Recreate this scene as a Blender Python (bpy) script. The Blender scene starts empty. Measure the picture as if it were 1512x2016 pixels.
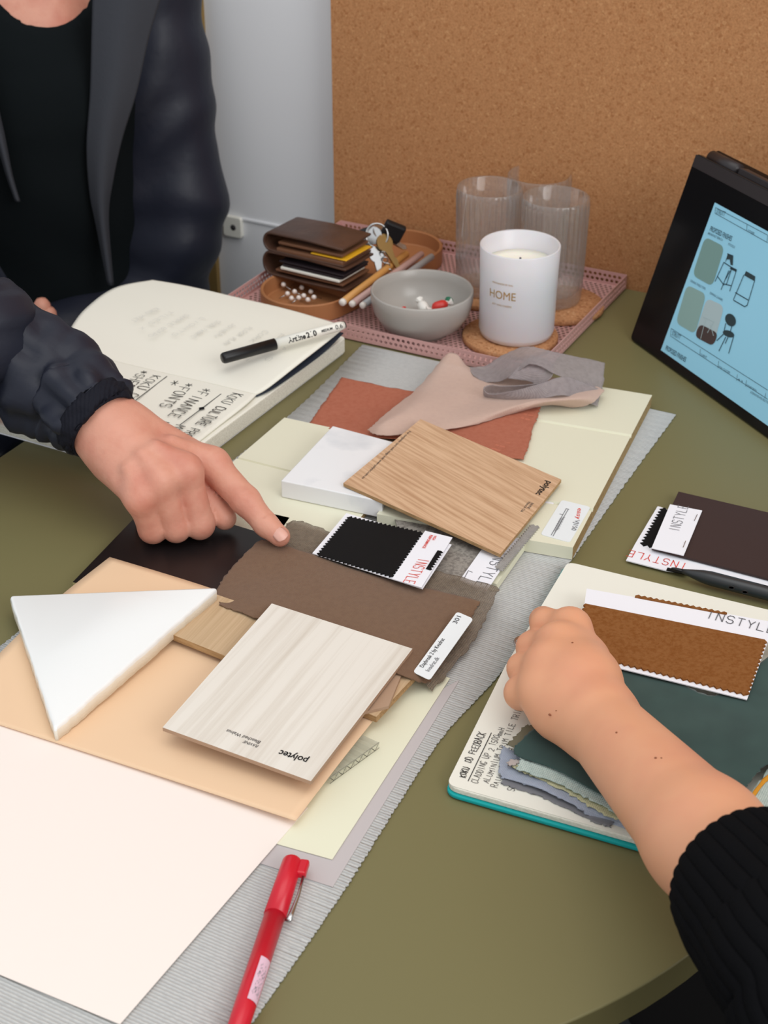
import bpy, math, random
import numpy as np
from mathutils import Vector, Matrix, noise
random.seed(4)
S = bpy.context.scene
COL = S.collection

# ---------------------------------------------------------------- camera, light, exposure
TZ = 0.74                     # table top height
F, CH, PIT = 3028.0, 0.62, math.radians(31.5)
cd = bpy.data.cameras.new('camera'); cam = bpy.data.objects.new('camera', cd); COL.objects.link(cam)
cam.location = (0, 0, TZ + CH); cam.rotation_euler = (math.pi/2 - PIT, 0, 0)
cd.sensor_fit = 'VERTICAL'; cd.sensor_height = 36; cd.lens = F/2016*36; cd.clip_start = .02
cd.dof.use_dof = True; cd.dof.focus_distance = 1.02; cd.dof.aperture_fstop = 15
S.camera = cam
w = bpy.data.worlds.new('daylight'); S.world = w; w.use_nodes = True
w.node_tree.nodes['Background'].inputs[0].default_value = (.93, .97, 1, 1)
w.node_tree.nodes['Background'].inputs[1].default_value = .80
def area(name, loc, target, sx, sy, e, col):
    l = bpy.data.lights.new(name, 'AREA'); l.shape = 'RECTANGLE'; l.size = sx; l.size_y = sy; l.energy = e; l.color = col
    o = bpy.data.objects.new(name, l); COL.objects.link(o); o.location = loc
    o.rotation_euler = (Vector(target)-Vector(loc)).to_track_quat('-Z', 'Y').to_euler(); return o
area('ceiling_panel_light', (.1, .35, 2.9), (0, 1.1, .74), 1.9, 1.5, 17, (1, .97, .93))
area('window_light', (1.7, -1.3, 2.3), (0, 1.2, .8), 1.8, 1.4, 38, (1, .985, .97))
S.cycles.transparent_max_bounces = 40
S.view_settings.view_transform = 'Standard'; S.view_settings.look = 'None'
S.view_settings.gamma = 1; S.view_settings.use_curve_mapping = False
S.view_settings.exposure = -0.07

# ---------------------------------------------------------------- geometry of the view: a line of sight met with a real plane
def ray(px, py):
    dx, dy = (px-756)/F, (1008-py)/F
    return Vector((dx, math.cos(PIT)+dy*math.sin(PIT), -math.sin(PIT)+dy*math.cos(PIT)))
CAM = Vector((0, 0, TZ+CH))
def W(px, py, h=0.0):         # point at height h above the table top
    d = ray(px, py); return CAM + d*((h-CH)/d.z)
def Y(px, py, y):             # point at distance y into the room
    d = ray(px, py); return CAM + d*(y/d.y)
def R(px, py, p0, n):         # point on a tilted plane
    d = ray(px, py); return CAM + d*((p0-CAM).dot(n)/d.dot(n))
U = Vector((.885, -.466, 0)).normalized(); VV = Vector((-.466, -.885, 0)).normalized()
def T(u, v, h=0): p = U*u + VV*v; return Vector((p.x, p.y, TZ+h))     # table frame: u along the cork, v into the room
UP = Vector((0, 0, 1))

# ---------------------------------------------------------------- materials
def lin(c):
    return tuple(((x/255)/12.92 if x/255 <= .04045 else ((x/255+.055)/1.055)**2.4) for x in c[:3]) + (1,)
def mat(name, col, rough=.6, spec=.3, bump=None, var=None, metal=0, alpha=1, trans=0, sss=0, emit=0, sheen=0, grain=None, weave=None, coat=0, ior=None):
    m = bpy.data.materials.new(name); m.use_nodes = True; nt = m.node_tree; b = nt.nodes['Principled BSDF']
    N, L = nt.nodes.new, nt.links.new
    b.inputs['Base Color'].default_value = lin(col); b.inputs['Roughness'].default_value = rough
    b.inputs['Specular IOR Level'].default_value = spec; b.inputs['Metallic'].default_value = metal
    b.inputs['Alpha'].default_value = alpha; b.inputs['Transmission Weight'].default_value = trans
    b.inputs['Sheen Weight'].default_value = sheen; b.inputs['Coat Weight'].default_value = coat
    if ior: b.inputs['IOR'].default_value = ior
    if sss:
        b.inputs['Subsurface Weight'].default_value = sss; b.inputs['Subsurface Radius'].default_value = (1, .35, .2)
        b.inputs['Subsurface Scale'].default_value = .006
    if emit:
        b.inputs['Emission Color'].default_value = lin(col); b.inputs['Emission Strength'].default_value = emit
    tc = N('ShaderNodeTexCoord'); fac = None
    if var:                                   # (scale, colour 2, low, high[, detail])
        n = N('ShaderNodeTexNoise'); n.inputs['Scale'].default_value = var[0]; n.inputs['Detail'].default_value = var[4] if len(var) > 4 else 4
        L(tc.outputs['Object'], n.inputs['Vector'])
        r = N('ShaderNodeValToRGB'); r.color_ramp.elements[0].position = var[2]; r.color_ramp.elements[1].position = var[3]
        r.color_ramp.elements[0].color = lin(col); r.color_ramp.elements[1].color = lin(var[1])
        L(n.outputs['Fac'], r.inputs[0]); L(r.outputs[0], b.inputs['Base Color'])
    if grain:                                 # (angle, colour 2, long scale, cross scale, low, high)
        mp = N('ShaderNodeMapping'); mp.vector_type = 'TEXTURE'; mp.inputs['Rotation'].default_value = (0, 0, grain[0])
        mp2 = N('ShaderNodeMapping'); mp2.inputs['Scale'].default_value = (grain[2], grain[3], grain[3])
        n = N('ShaderNodeTexNoise'); n.inputs['Scale'].default_value = 1; n.inputs['Detail'].default_value = 5; n.inputs['Roughness'].default_value = .62
        L(tc.outputs['Object'], mp.inputs[0]); L(mp.outputs[0], mp2.inputs[0]); L(mp2.outputs[0], n.inputs['Vector'])
        r = N('ShaderNodeValToRGB'); r.color_ramp.elements[0].position = grain[4]; r.color_ramp.elements[1].position = grain[5]
        r.color_ramp.elements[0].color = lin(grain[1]); r.color_ramp.elements[1].color = lin(col)
        L(n.outputs['Fac'], r.inputs[0]); L(r.outputs[0], b.inputs['Base Color'])
    hsrc = None
    if weave:                                 # (angle, pitch u, pitch v, strength, colour 2, mix)
        mp = N('ShaderNodeMapping'); mp.vector_type = 'TEXTURE'; mp.inputs['Rotation'].default_value = (0, 0, weave[0]); L(tc.outputs['Object'], mp.inputs[0])
        outs = []
        for ax, p in ((0, weave[1]), (1, weave[2])):
            if not p: continue
            wv = N('ShaderNodeTexWave'); wv.bands_direction = 'XY'[ax]; wv.inputs['Scale'].default_value = math.pi/(10*p)
            wv.inputs['Distortion'].default_value = 1.2; wv.inputs['Detail'].default_value = 2; wv.inputs['Detail Scale'].default_value = 3
            L(mp.outputs[0], wv.inputs['Vector']); outs.append(wv.outputs['Fac'])
        if len(outs) == 2:
            mx = N('ShaderNodeMath'); mx.operation = 'MAXIMUM'; L(outs[0], mx.inputs[0]); L(outs[1], mx.inputs[1]); hsrc = mx.outputs[0]
        else: hsrc = outs[0]
        if weave[4]:
            n = N('ShaderNodeTexNoise'); n.inputs['Scale'].default_value = 260; n.inputs['Detail'].default_value = 3; L(tc.outputs['Object'], n.inputs['Vector'])
            ml = N('ShaderNodeMath'); ml.operation = 'MULTIPLY'; L(hsrc, ml.inputs[0]); L(n.outputs['Fac'], ml.inputs[1])
            r = N('ShaderNodeValToRGB'); r.color_ramp.elements[0].position = .05; r.color_ramp.elements[1].position = .55
            r.color_ramp.elements[0].color = lin(weave[4]); r.color_ramp.elements[1].color = lin(col)
            L(ml.outputs[0], r.inputs[0]); L(r.outputs[0], b.inputs['Base Color'])
        bp = N('ShaderNodeBump'); bp.inputs['Strength'].default_value = weave[3]; bp.inputs['Distance'].default_value = .0006
        L(hsrc, bp.inputs['Height']); L(bp.outputs[0], b.inputs['Normal'])
    if bump:                                  # (scale, strength, distance)
        n = N('ShaderNodeTexNoise'); n.inputs['Scale'].default_value = bump[0]; n.inputs['Detail'].default_value = 5; L(tc.outputs['Object'], n.inputs['Vector'])
        bp = N('ShaderNodeBump'); bp.inputs['Strength'].default_value = bump[1]; bp.inputs['Distance'].default_value = bump[2] if len(bump) > 2 else .001
        L(n.outputs['Fac'], bp.inputs['Height']); L(bp.outputs[0], b.inputs['Normal'])
    return m
GU = math.atan2(U.y, U.x)
M = {}
def mm(k, *a, **kw): M[k] = mat(k, *a, **kw); return M[k]
mm('olive_laminate', (121,115,78), .42, .35, bump=(900, .08, .0003))
mm('olive_edge', (112,104,68), .45, .35)
mm('wall_paint', (234,235,238), .85, .1)
mm('wood_strip', (150,122,74), .6, .2)
mm('floor', (20,19,19), .8, .1, bump=(300,.3))
mm('steel_dark', (40,40,42), .4, .5, metal=.6)
# cork
def cork(name, base, dark, light, sc):
    m = bpy.data.materials.new(name); m.use_nodes = True; nt = m.node_tree; b = nt.nodes['Principled BSDF']; N, L = nt.nodes.new, nt.links.new
    b.inputs['Roughness'].default_value = .85; b.inputs['Specular IOR Level'].default_value = .15
    tc = N('ShaderNodeTexCoord')
    v = N('ShaderNodeTexVoronoi'); v.inputs['Scale'].default_value = sc; v.inputs['Randomness'].default_value = 1; L(tc.outputs['Object'], v.inputs['Vector'])
    sep = N('ShaderNodeSeparateColor'); L(v.outputs['Color'], sep.inputs[0])
    r = N('ShaderNodeValToRGB'); cr = r.color_ramp
    cr.elements[0].position = 0; cr.elements[0].color = lin(dark); cr.elements[1].position = 1; cr.elements[1].color = lin(light)
    e = cr.elements.new(.22); e.color = lin(base); e = cr.elements.new(.88); e.color = lin(base)
    L(sep.outputs[0], r.inputs[0])
    n = N('ShaderNodeTexNoise'); n.inputs['Scale'].default_value = sc*1.3; n.inputs['Detail'].default_value = 6; L(tc.outputs['Object'], n.inputs['Vector'])
    r2 = N('ShaderNodeValToRGB'); r2.color_ramp.elements[0].position = .35; r2.color_ramp.elements[1].position = .6
    r2.color_ramp.elements[0].color = (.80,.77,.73,1); r2.color_ramp.elements[1].color = (1.06,1.06,1.06,1); L(n.outputs['Fac'], r2.inputs[0])
    mx = N('ShaderNodeMix'); mx.data_type = 'RGBA'; mx.blend_type = 'MULTIPLY'; mx.inputs[0].default_value = .8
    L(r.outputs[0], mx.inputs[6]); L(r2.outputs[0], mx.inputs[7]); L(mx.outputs[2], b.inputs['Base Color'])
    bp = N('ShaderNodeBump'); bp.inputs['Strength'].default_value = .3; bp.inputs['Distance'].default_value = .0008; L(n.outputs['Fac'], bp.inputs['Height']); L(bp.outputs[0], b.inputs['Normal'])
    M[name] = m
cork('cork_board', (184,132,90), (168,114,74), (196,146,102), 420)
cork('cork_coaster', (190,138,98), (158,105,70), (206,160,120), 420)
mm('black_ink', (26,26,28), .7, .1); mm('grey_ink', (120,120,124), .7, .1); mm('red_ink', (226,70,52), .7, .1)
mm('dark_grey_ink', (70,68,70), .7, .1); mm('pale_ink', (206,206,200), .8, .1); mm('gold_ink', (196,160,96), .35, .5, metal=.5)
mm('page', (238,236,224), .75, .15, bump=(60,.05)); mm('page_edge', (232,229,216), .8, .1, grain=(0,(214,210,196),20,900,.4,.6))
mm('white_card', (243,243,249), .6, .2); mm('white_gloss', (236,241,243), .35, .35); mm('cover_dark', (44,52,66), .5, .3)
mm('teal_cover', (20,164,164), .6, .3, bump=(1500,.1,.0003))
mm('cream_paint', (231,229,206), .32, .4); mm('mdf', (172,146,104), .8, .1, var=(400,(150,122,82),.4,.7))
mm('cream_sheet', (234,233,208), .5, .3); mm('grey_sheet', (196,189,189), .55, .3)
mm('white_sheet', (248,236,228), .6, .25); mm('apricot_sheet', (238,203,167), .55, .3)
mm('marble', (240,241,243), .18, .45, var=(28,(222,225,229),.52,.72,6))
mm('plaster_white', (242,243,242), .25, .5); mm('tile_bisque', (238,232,218), .75, .15, bump=(700,.5,.0006))
mm('black_laminate', (25,21,22), .32, .4); mm('plywood', (176,164,116), .8, .1)
mm('oak', (216,180,146), .55, .25, grain=(-.815,(186,146,112),2.2,330,.34,.6))
mm('light_oak', (202,174,140), .6, .2, grain=(1.15,(184,154,118),6,400,.3,.6)); mm('oak_core', (186,152,110), .7, .2, grain=(-.5,(156,120,80),30,500,.35,.6))
mm('bleached_walnut', (232,226,216), .5, .25, grain=(1.13,(214,205,192),3,110,.34,.56)); mm('walnut_core', (176,146,122), .7, .2)
mm('runner_cloth', (206,206,203), .8, .1, weave=(GU,0,.0021,.7,(184,185,184),1)); 
mm('rust_cloth', (184,116,94), .85, .1, weave=(GU,.0012,.0012,.4,(170,98,76),1)); mm('rust_embroidery', (192,116,92), .7, .2)
mm('peach_sheer', (224,194,178), .8, .1, alpha=.72, weave=(GU+.5,.0009,.0009,.3,(214,184,170),1), sheen=.2)
mm('mauve_sheer', (180,170,170), .75, .15, alpha=.62, weave=(GU,.0009,.0009,.35,(152,141,143),1), sheen=.2)
mm('brown_cloth', (126,98,76), .8, .15, weave=(GU,.0008,.0008,.4,(114,86,66),1), sheen=.15)
mm('taupe_sheer', (152,137,120), .85, .1, alpha=.6, weave=(GU,.0014,.0014,.5,(116,102,90),1))
mm('grey_felt', (158,152,144), .95, .05, var=(420,(128,122,116),.42,.6), bump=(600,.6,.0006)); mm('black_vinyl', (20,20,21), .6, .12, bump=(1800,.35,.0004))
mm('grey_zigzag', (172,168,164), .9, .1, weave=(GU,.001,.001,.5,(146,142,138),1))
mm('brown_leather_swatch', (62,45,42), .6, .3, bump=(1400,.3,.0004)); mm('brown_wool', (142,94,54), .95, .05, var=(420,(130,80,40),.4,.66), bump=(700,.7,.0008))
mm('green_velvet', (58,80,76), .85, .1, var=(40,(52,72,69),.4,.7), sheen=.25); mm('bluegrey_sheer', (182,189,204), .85, .1, alpha=.8, weave=(GU,.001,.001,.4,(164,172,190),1))
mm('slate_sheer', (140,140,146), .85, .1, alpha=.6); mm('pale_green_weave', (196,208,200), .9, .1, weave=(GU,.0012,.0012,.5,(160,178,172),1))
mm('yellow_weave', (206,202,164), .9, .1, weave=(GU,.0012,.0012,.5,(186,182,146),1)); mm('orange_thread', (214,148,50), .8, .1); mm('khaki_sheer', (118,112,92), .9, .1, alpha=.85)
mm('selvedge', (182,170,164), .9, .1)
mm('rose_metal', (206,160,155), .45, .35); mm('tan_leather', (172,116,76), .5, .3, bump=(500,.15,.0004)); mm('wallet_leather', (70,48,38), .38, .45, bump=(260,.4,.0009), var=(30,(88,60,46),.4,.7))
mm('wallet_lining', (112,76,54), .5, .35, bump=(300,.3,.0008)); mm('wallet_dark', (38,30,34), .5, .3); mm('steel', (190,190,190), .25, .5, metal=1); mm('brass', (170,140,90), .35, .5, metal=1)
mm('black_plastic', (22,22,24), .38, .4); mm('yellow_plastic', (230,175,40), .5, .3)
mm('pencil_orange', (216,158,88), .45, .4); mm('pencil_pink', (206,168,160), .45, .4); mm('pencil_grey', (178,180,182), .4, .4); mm('eraser_white', (236,230,222), .6, .2)
mm('pearl', (232,220,212), .2, .6); mm('grey_ceramic', (172,167,161), .28, .5); mm('candy_red', (206,50,42), .35, .5); mm('candy_white', (240,238,232), .35, .5); mm('candy_green', (28,112,78), .35, .5); mm('candy_orange', (232,90,50), .35, .5)
mm('frosted_glass', (236,233,237), .3, .45, sss=.2, alpha=.84); mm('wax', (244,238,224), .5, .3, sss=.5)
mm('red_plastic', (206,22,44), .32, .5); mm('white_plastic', (238,236,226), .35, .45); mm('pink_label', (226,190,206), .5, .3)
mm('stylus', (48,50,52), .35, .5); mm('laptop_black', (14,14,16), .22, .35); mm('laptop_hinge', (46,42,44), .4, .4)
mm('screen', (134,186,208), .3, .3, emit=.30); mm('screen_ink', (42,62,74), .5, .1); mm('screen_sage', (112,142,138), .5, .1, emit=.2); mm('screen_sage_light', (128,156,152), .5, .1, emit=.2); mm('screen_brown', (76,64,62), .5, .1, emit=.1); mm('screen_dark', (52,66,70), .5, .1, emit=.1); mm('screen_pale', (160,178,182), .5, .1, emit=.2)
mm('skin_rosy', (214,154,132), .48, .38, sss=.10, var=(38,(198,126,106),.42,.75,4), bump=(260,.42,.0008))
mm('skin_fair', (226,164,128), .5, .35, sss=.15, var=(20,(220,154,122),.45,.7,3), bump=(500,.12,.0004))
mm('nail', (226,170,154), .3, .5, sss=.1); mm('nail_pink', (222,150,136), .3, .5); mm('mole', (140,84,58), .6, .2)
mm('navy_nylon', (30,33,46), .5, .35, bump=(14,.5,.006)); mm('navy_cuff', (24,25,34), .75, .15, weave=(0,.003,0,.5,None,0)); mm('lining_grey', (66,68,74), .9, .05, bump=(300,.3))
mm('tshirt_black', (20,24,26), .9, .05, bump=(12,.4,.005)); mm('jumper_black', (17,17,19), .95, .05, bump=(500,.5,.001), sheen=.0); mm('trousers_black', (6,6,7), .95, .03)
mm('poly_clear', (206,206,190), .2, .4, alpha=.16); mm('poly_dark', (92,90,80), .3, .4)
g = bpy.data.materials.new('clear_glass'); g.use_nodes = True; nt = g.node_tree; nt.nodes.remove(nt.nodes['Principled BSDF'])
tb_ = nt.nodes.new('ShaderNodeBsdfTransparent'); tb_.inputs[0].default_value = (.975,.975,.97,1); gb_ = nt.nodes.new('ShaderNodeBsdfGlossy'); gb_.inputs['Roughness'].default_value = .08
lw_ = nt.nodes.new('ShaderNodeLayerWeight'); lw_.inputs[0].default_value = .3; mx_ = nt.nodes.new('ShaderNodeMixShader'); rm_ = nt.nodes.new('ShaderNodeMath'); rm_.operation = 'MULTIPLY_ADD'; rm_.inputs[1].default_value = .75; rm_.inputs[2].default_value = .02
df_ = nt.nodes.new('ShaderNodeBsdfDiffuse'); df_.inputs[0].default_value = (.8,.8,.8,1); m2_ = nt.nodes.new('ShaderNodeMixShader'); m2_.inputs[0].default_value = .07
nt.links.new(lw_.outputs['Facing'], rm_.inputs[0]); nt.links.new(rm_.outputs[0], mx_.inputs[0]); nt.links.new(tb_.outputs[0], mx_.inputs[1]); nt.links.new(gb_.outputs[0], mx_.inputs[2])
nt.links.new(mx_.outputs[0], m2_.inputs[1]); nt.links.new(df_.outputs[0], m2_.inputs[2]); nt.links.new(m2_.outputs[0], nt.nodes['Material Output'].inputs[0])
M['clear_glass'] = g

# ---------------------------------------------------------------- object helpers
ORG = {}
def tag(o, label=None, cat=None, group=None, kind=None):
    if label: o['label'] = label
    if cat: o['category'] = cat
    if group: o['group'] = group
    if kind: o['kind'] = kind
    return o
def base(vs):
    xs = [v[0] for v in vs]; ys = [v[1] for v in vs]; zs = [v[2] for v in vs]
    return Vector(((min(xs)+max(xs))/2, (min(ys)+max(ys))/2, min(zs)))
def mk(name, verts, faces, m, parent=None, smooth=False, label=None, cat=None, group=None, kind=None, mats=None, fm=None):
    org = base(verts)
    me = bpy.data.meshes.new(name); me.from_pydata([(v[0]-org.x, v[1]-org.y, v[2]-org.z) for v in verts], [], [tuple(int(i) for i in f) for f in faces])
    for x in ([m] if mats is None else mats): me.materials.append(M[x])
    if fm is not None: me.polygons.foreach_set('material_index', fm)
    if smooth: me.polygons.foreach_set('use_smooth', [True]*len(me.polygons))
    me.update()
    o = bpy.data.objects.new(name, me); COL.objects.link(o)
    if parent: o.parent = parent; o.location = org - ORG[parent.name]
    else: o.location = org
    ORG[o.name] = org
    return tag(o, label, cat, group, kind)
def empty(name, loc, label=None, cat=None, group=None):
    o = bpy.data.objects.new(name, None); COL.objects.link(o); o.location = loc; o.empty_display_size = .02; ORG[o.name] = Vector(loc)
    return tag(o, label, cat, group)
def mod(o, t, **kw):
    x = o.modifiers.new(t.lower(), t)
    for k, v in kw.items(): setattr(x, k, v)
    return x
def bev(o, wd=.0006, seg=2): mod(o, 'BEVEL', width=wd, segments=seg, limit_method='ANGLE', angle_limit=.6); return o
def rnd(pts, r, n=5):
    out = []; k = len(pts)
    for i in range(k):
        a, b_, c = pts[i-1], pts[i], pts[(i+1) % k]
        d1 = (a-b_).normalized(); d2 = (c-b_).normalized()
        for j in range(n+1):
            t = j/n; p1 = b_+d1*r; p2 = b_+d2*r
            out.append(p1*(1-t)**2 + b_*2*t*(1-t) + p2*t*t)
    return out
def prism(name, pts, th, m, parent=None, dirn=None, bevel=0, side=None, **kw):
    """top outline + thickness downwards"""
    n = len(pts); dv = (dirn or Vector((0,0,-1)))*th
    vs = [p.copy() for p in pts] + [p+dv for p in pts]
    fs = [tuple(range(n)), tuple(reversed(range(n, 2*n)))] + [(i, n+i, n+(i+1) % n, (i+1) % n) for i in range(n)]
    a = sum(((pts[i].x*pts[(i+1) % n].y - pts[(i+1) % n].x*pts[i].y) for i in range(n)))
    if a < 0 and dirn is None: fs = [tuple(reversed(f)) for f in fs]
    if side: kw.update(mats=[m, side], fm=[0, 1]+[1]*n)
    o = mk(name, vs, fs, m, parent, **kw)
    if bevel: bev(o, bevel)
    return o
def WP(pts, h=0): return [W(p[0], p[1], p[2] if len(p) > 2 else h) for p in pts]
def zig(pts, step=.0035, amp=.0012, edges=None):
    out = []; k = len(pts); c = sum(pts, Vector())/k
    for i in range(k):
        a, b_ = pts[i], pts[(i+1) % k]
        if edges is not None and i not in edges: out.append(a.copy()); continue
        L = (b_-a).length; n = max(2, int(L/step)); d = (b_-a)/n; nr = Vector((-(b_-a).y, (b_-a).x, 0)).normalized()
        if nr.dot(c-a) > 0: nr = -nr
        for j in range(n):
            out.append(a+d*j - nr*amp); out.append(a+d*(j+.5)+nr*amp)
    return out
def cr(p, t):
    n = len(p)-1; x = t*n; i = min(int(x), n-1); f = x-i
    a = p[max(i-1, 0)]; b_ = p[i]; c = p[i+1]; d = p[min(i+2, n)]
    return .5*((2*b_)+(c-a)*f+(2*a-5*b_+4*c-d)*f*f+(-a+3*b_-3*c+d)*f**3)
def cloth(name, rows, m, parent=None, nu=40, nv=40, th=.0006, jit=.0006, rip=0, ripf=60, **kw):
    rs = [[cr(r, j/nu) for j in range(nu+1)] for r in rows]; vs = []
    for i in range(nv+1):
        for j in range(nu+1):
            p = cr([r[j] for r in rs], i/nv)
            if i in (0, nv) or j in (0, nu): p = p + Vector((random.uniform(-jit, jit), random.uniform(-jit, jit), 0))
            if rip: p = p + Vector((0, 0, rip*(noise.noise(Vector((p.x*ripf, p.y*ripf, 0)))+.4)))
            vs.append(p)
    fs = [(i*(nu+1)+j, i*(nu+1)+j+1, (i+1)*(nu+1)+j+1, (i+1)*(nu+1)+j) for i in range(nv) for j in range(nu)]
    o = mk(name, vs, fs, m, parent, smooth=True, **kw)
    mod(o, 'SOLIDIFY', thickness=th, offset=0)
    return o
def lathe(name, prof, c, m, parent=None, seg=48, smooth=True, rib=None, axis=UP, ref=None, **kw):
    """prof: (radius, height) list; closed loop when the first equals the last"""
    ax = axis.normalized(); e1 = ax.orthogonal().normalized() if ref is None else ref; e2 = ax.cross(e1)
    vs, fs = [], []; n = len(prof)
    for r, z in prof:
        for s in range(seg):
            a = 2*math.pi*s/seg; rr = r*(1+(rib(a, z) if rib else 0))
            vs.append(c + ax*z + e1*(rr*math.cos(a)) + e2*(rr*math.sin(a)))
    for i in range(n-1):
        for s in range(seg): fs.append((i*seg+s, i*seg+(s+1) % seg, (i+1)*seg+(s+1) % seg, (i+1)*seg+s))
    if prof[0][0] > 1e-6 and prof[0] != prof[-1] and not kw.pop('open', False):
        fs.append(tuple(reversed(range(seg)))); fs.append(tuple(range((n-1)*seg, n*seg)))
    else: kw.pop('open', None)
    return mk(name, vs, fs, m, parent, smooth=smooth, **kw)
def tube(name, path, rad, m, parent=None, seg=12, cap=True, squash=1.0, **kw):
    vs, fs = [], []; n = len(path)
    if not hasattr(rad, '__len__'): rad = [rad]*n
    up = UP
    for i, p in enumerate(path):
        t = (path[min(i+1, n-1)]-path[max(i-1, 0)]).normalized()
        e1 = t.cross(up); e1 = t.cross(Vector((1,0,0))) if e1.length < .05 else e1
        e1.normalize(); e2 = e1.cross(t)
        for s in range(seg):
            a = 2*math.pi*s/seg; vs.append(p+e1*(rad[i]*math.cos(a))+e2*(rad[i]*squash*math.sin(a)))
    for i in range(n-1):
        for s in range(seg): fs.append((i*seg+s, i*seg+(s+1) % seg, (i+1)*seg+(s+1) % seg, (i+1)*seg+s))
    if cap: fs += [tuple(reversed(range(seg))), tuple(range((n-1)*seg, n*seg))]
    return mk(name, vs, fs, m, parent, smooth=True, **kw)
def box(name, c, ex, ey, ez, m, parent=None, bevel=0, **kw):
    vs = [c+ex*x+ey*y+ez*z for z in (-1,1) for y in (-1,1) for x in (-1,1)]
    o = mk(name, vs, [(0,2,3,1),(4,5,7,6),(0,1,5,4),(2,6,7,3),(0,4,6,2),(1,3,7,5)], m, parent, **kw)
    if bevel: bev(o, bevel)
    return o
def jn(vs, fs, v2, f2): k = len(vs); vs += v2; fs += [tuple(k+i for i in f) for f in f2]

# lettering: type from the built-in font, handwriting and hairline logos as drawn strokes
def txt(s, a, b_, cap, m, parent, n=UP, weight=0, lift=.0003, name='lettering', bend=None, shear=0, mx=1.15):
    cu = bpy.data.curves.new('t', 'FONT'); cu.body = s; cu.size = 1; cu.offset = weight; cu.shear = shear; cu.resolution_u = 3
    o = bpy.data.objects.new('t', cu); COL.objects.link(o)
    me = bpy.data.meshes.new_from_object(o.evaluated_get(bpy.context.evaluated_depsgraph_get()))
    bpy.data.objects.remove(o); co = [v.co.copy() for v in me.vertices]; fs = [tuple(p.vertices) for p in me.polygons]
    bpy.data.meshes.remove(me)
    if not co: return
    x0 = min(c.x for c in co); x1 = max(c.x for c in co); L = b_-a; cap = min(cap, mx*.7*L.length/(x1-x0)); r = L.normalized(); up = n.cross(r).normalized()
    vs = [a + L*((c.x-x0)/(x1-x0)) + up*(c.y*cap/.7) + n*lift for c in co]
    if bend: vs = [bend(v) for v in vs]
    return mk(name, vs, fs, m, parent)
G = {'A':'00 26 40,13 33','B':'00 06 36 45 33 03,33 42 40 00','C':'45 36 16 04 02 10 30 41','D':'00 06 26 44 42 20 00','E':'46 06 00 40,03 33','F':'46 06 00,03 33','G':'45 36 16 04 02 10 30 42 22','H':'00 06,40 46,03 43','I':'20 26','J':'36 31 20 10 01','K':'00 06,46 03 40','L':'06 00 40','M':'00 06 23 46 40','N':'00 06 40 46','O':'10 02 04 16 36 44 42 30 10','P':'00 06 36 45 44 33 03','Q':'10 02 04 16 36 44 42 30 10,22 40','R':'00 06 36 45 44 33 03,23 40','S':'45 36 16 05 04 13 33 42 41 30 10 01','T':'06 46,26 20','U':'06 02 10 30 42 46','V':'06 20 46','W':'06 10 23 30 46','X':'00 46,06 40','Y':'06 23 46,23 20','Z':'06 46 00 40','0':'10 02 04 16 36 44 42 30 10','1':'15 26 20','2':'05 16 36 45 44 00 40','3':'05 16 36 45 33 42 30 10 01','5':'46 06 03 33 42 30 10 01','*':'21 25,04 42,02 44','m':'00 03 13 20,13 33 40','-':'13 33','.':'20 21'}
def strokes(s, a, b_, cap, m, parent, n=UP, wd=.0004, lift=.0003, hand=0, name='handwriting', adv=1.45):
    L = b_-a; r = L.normalized(); up = n.cross(r).normalized(); cw = L.length/(len(s)*adv-.45); vs, fs = [], []
    def P(x, y): return a + r*x + up*y + n*lift
    for i, ch in enumerate(s):
        if ch not in G: continue
        ox = i*adv*cw; sk = random.uniform(-1, 1)*hand; oy = random.uniform(-1, 1)*hand*cap*.3; hs = 1+random.uniform(-1, 1)*hand*.5
        for st in G[ch].split(','):
            pts = [(ox+int(q[0])/4*cw + sk*int(q[1])/6*cw*.5, oy+int(q[1])/6*cap*hs) for q in st.split()]
            for (x0, y0), (x1, y1) in zip(pts, pts[1:]):
                d = math.hypot(x1-x0, y1-y0) or 1e-9; nx, ny = -(y1-y0)/d*wd/2, (x1-x0)/d*wd/2; ex, ey = (x1-x0)/d*wd*.3, (y1-y0)/d*wd*.3
                jn(vs, fs, [P(x0-ex-nx, y0-ey-ny), P(x1+ex-nx, y1+ey-ny), P(x1+ex+nx, y1+ey+ny), P(x0-ex+nx, y0-ey+ny)], [(0,1,2,3)])
    return mk(name, vs, fs, m, parent) if vs else None
def lines(segs, wd, m, parent, n=UP, name='ruled_line', lift=.0003):
    vs, fs = [], []
    for poly in segs:
        for a, b_ in zip(poly, poly[1:]):
            d = (b_-a).normalized(); s = n.cross(d).normalized()*wd/2; e = d*wd*.3
            jn(vs, fs, [a-e-s+n*lift, b_+e-s+n*lift, b_+e+s+n*lift, a-e+s+n*lift], [(0,1,2,3)])
    return mk(name, vs, fs, m, parent)
def ZM(ox, oy, s): return lambda x, y: (ox+x/s, oy+y/s)

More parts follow.
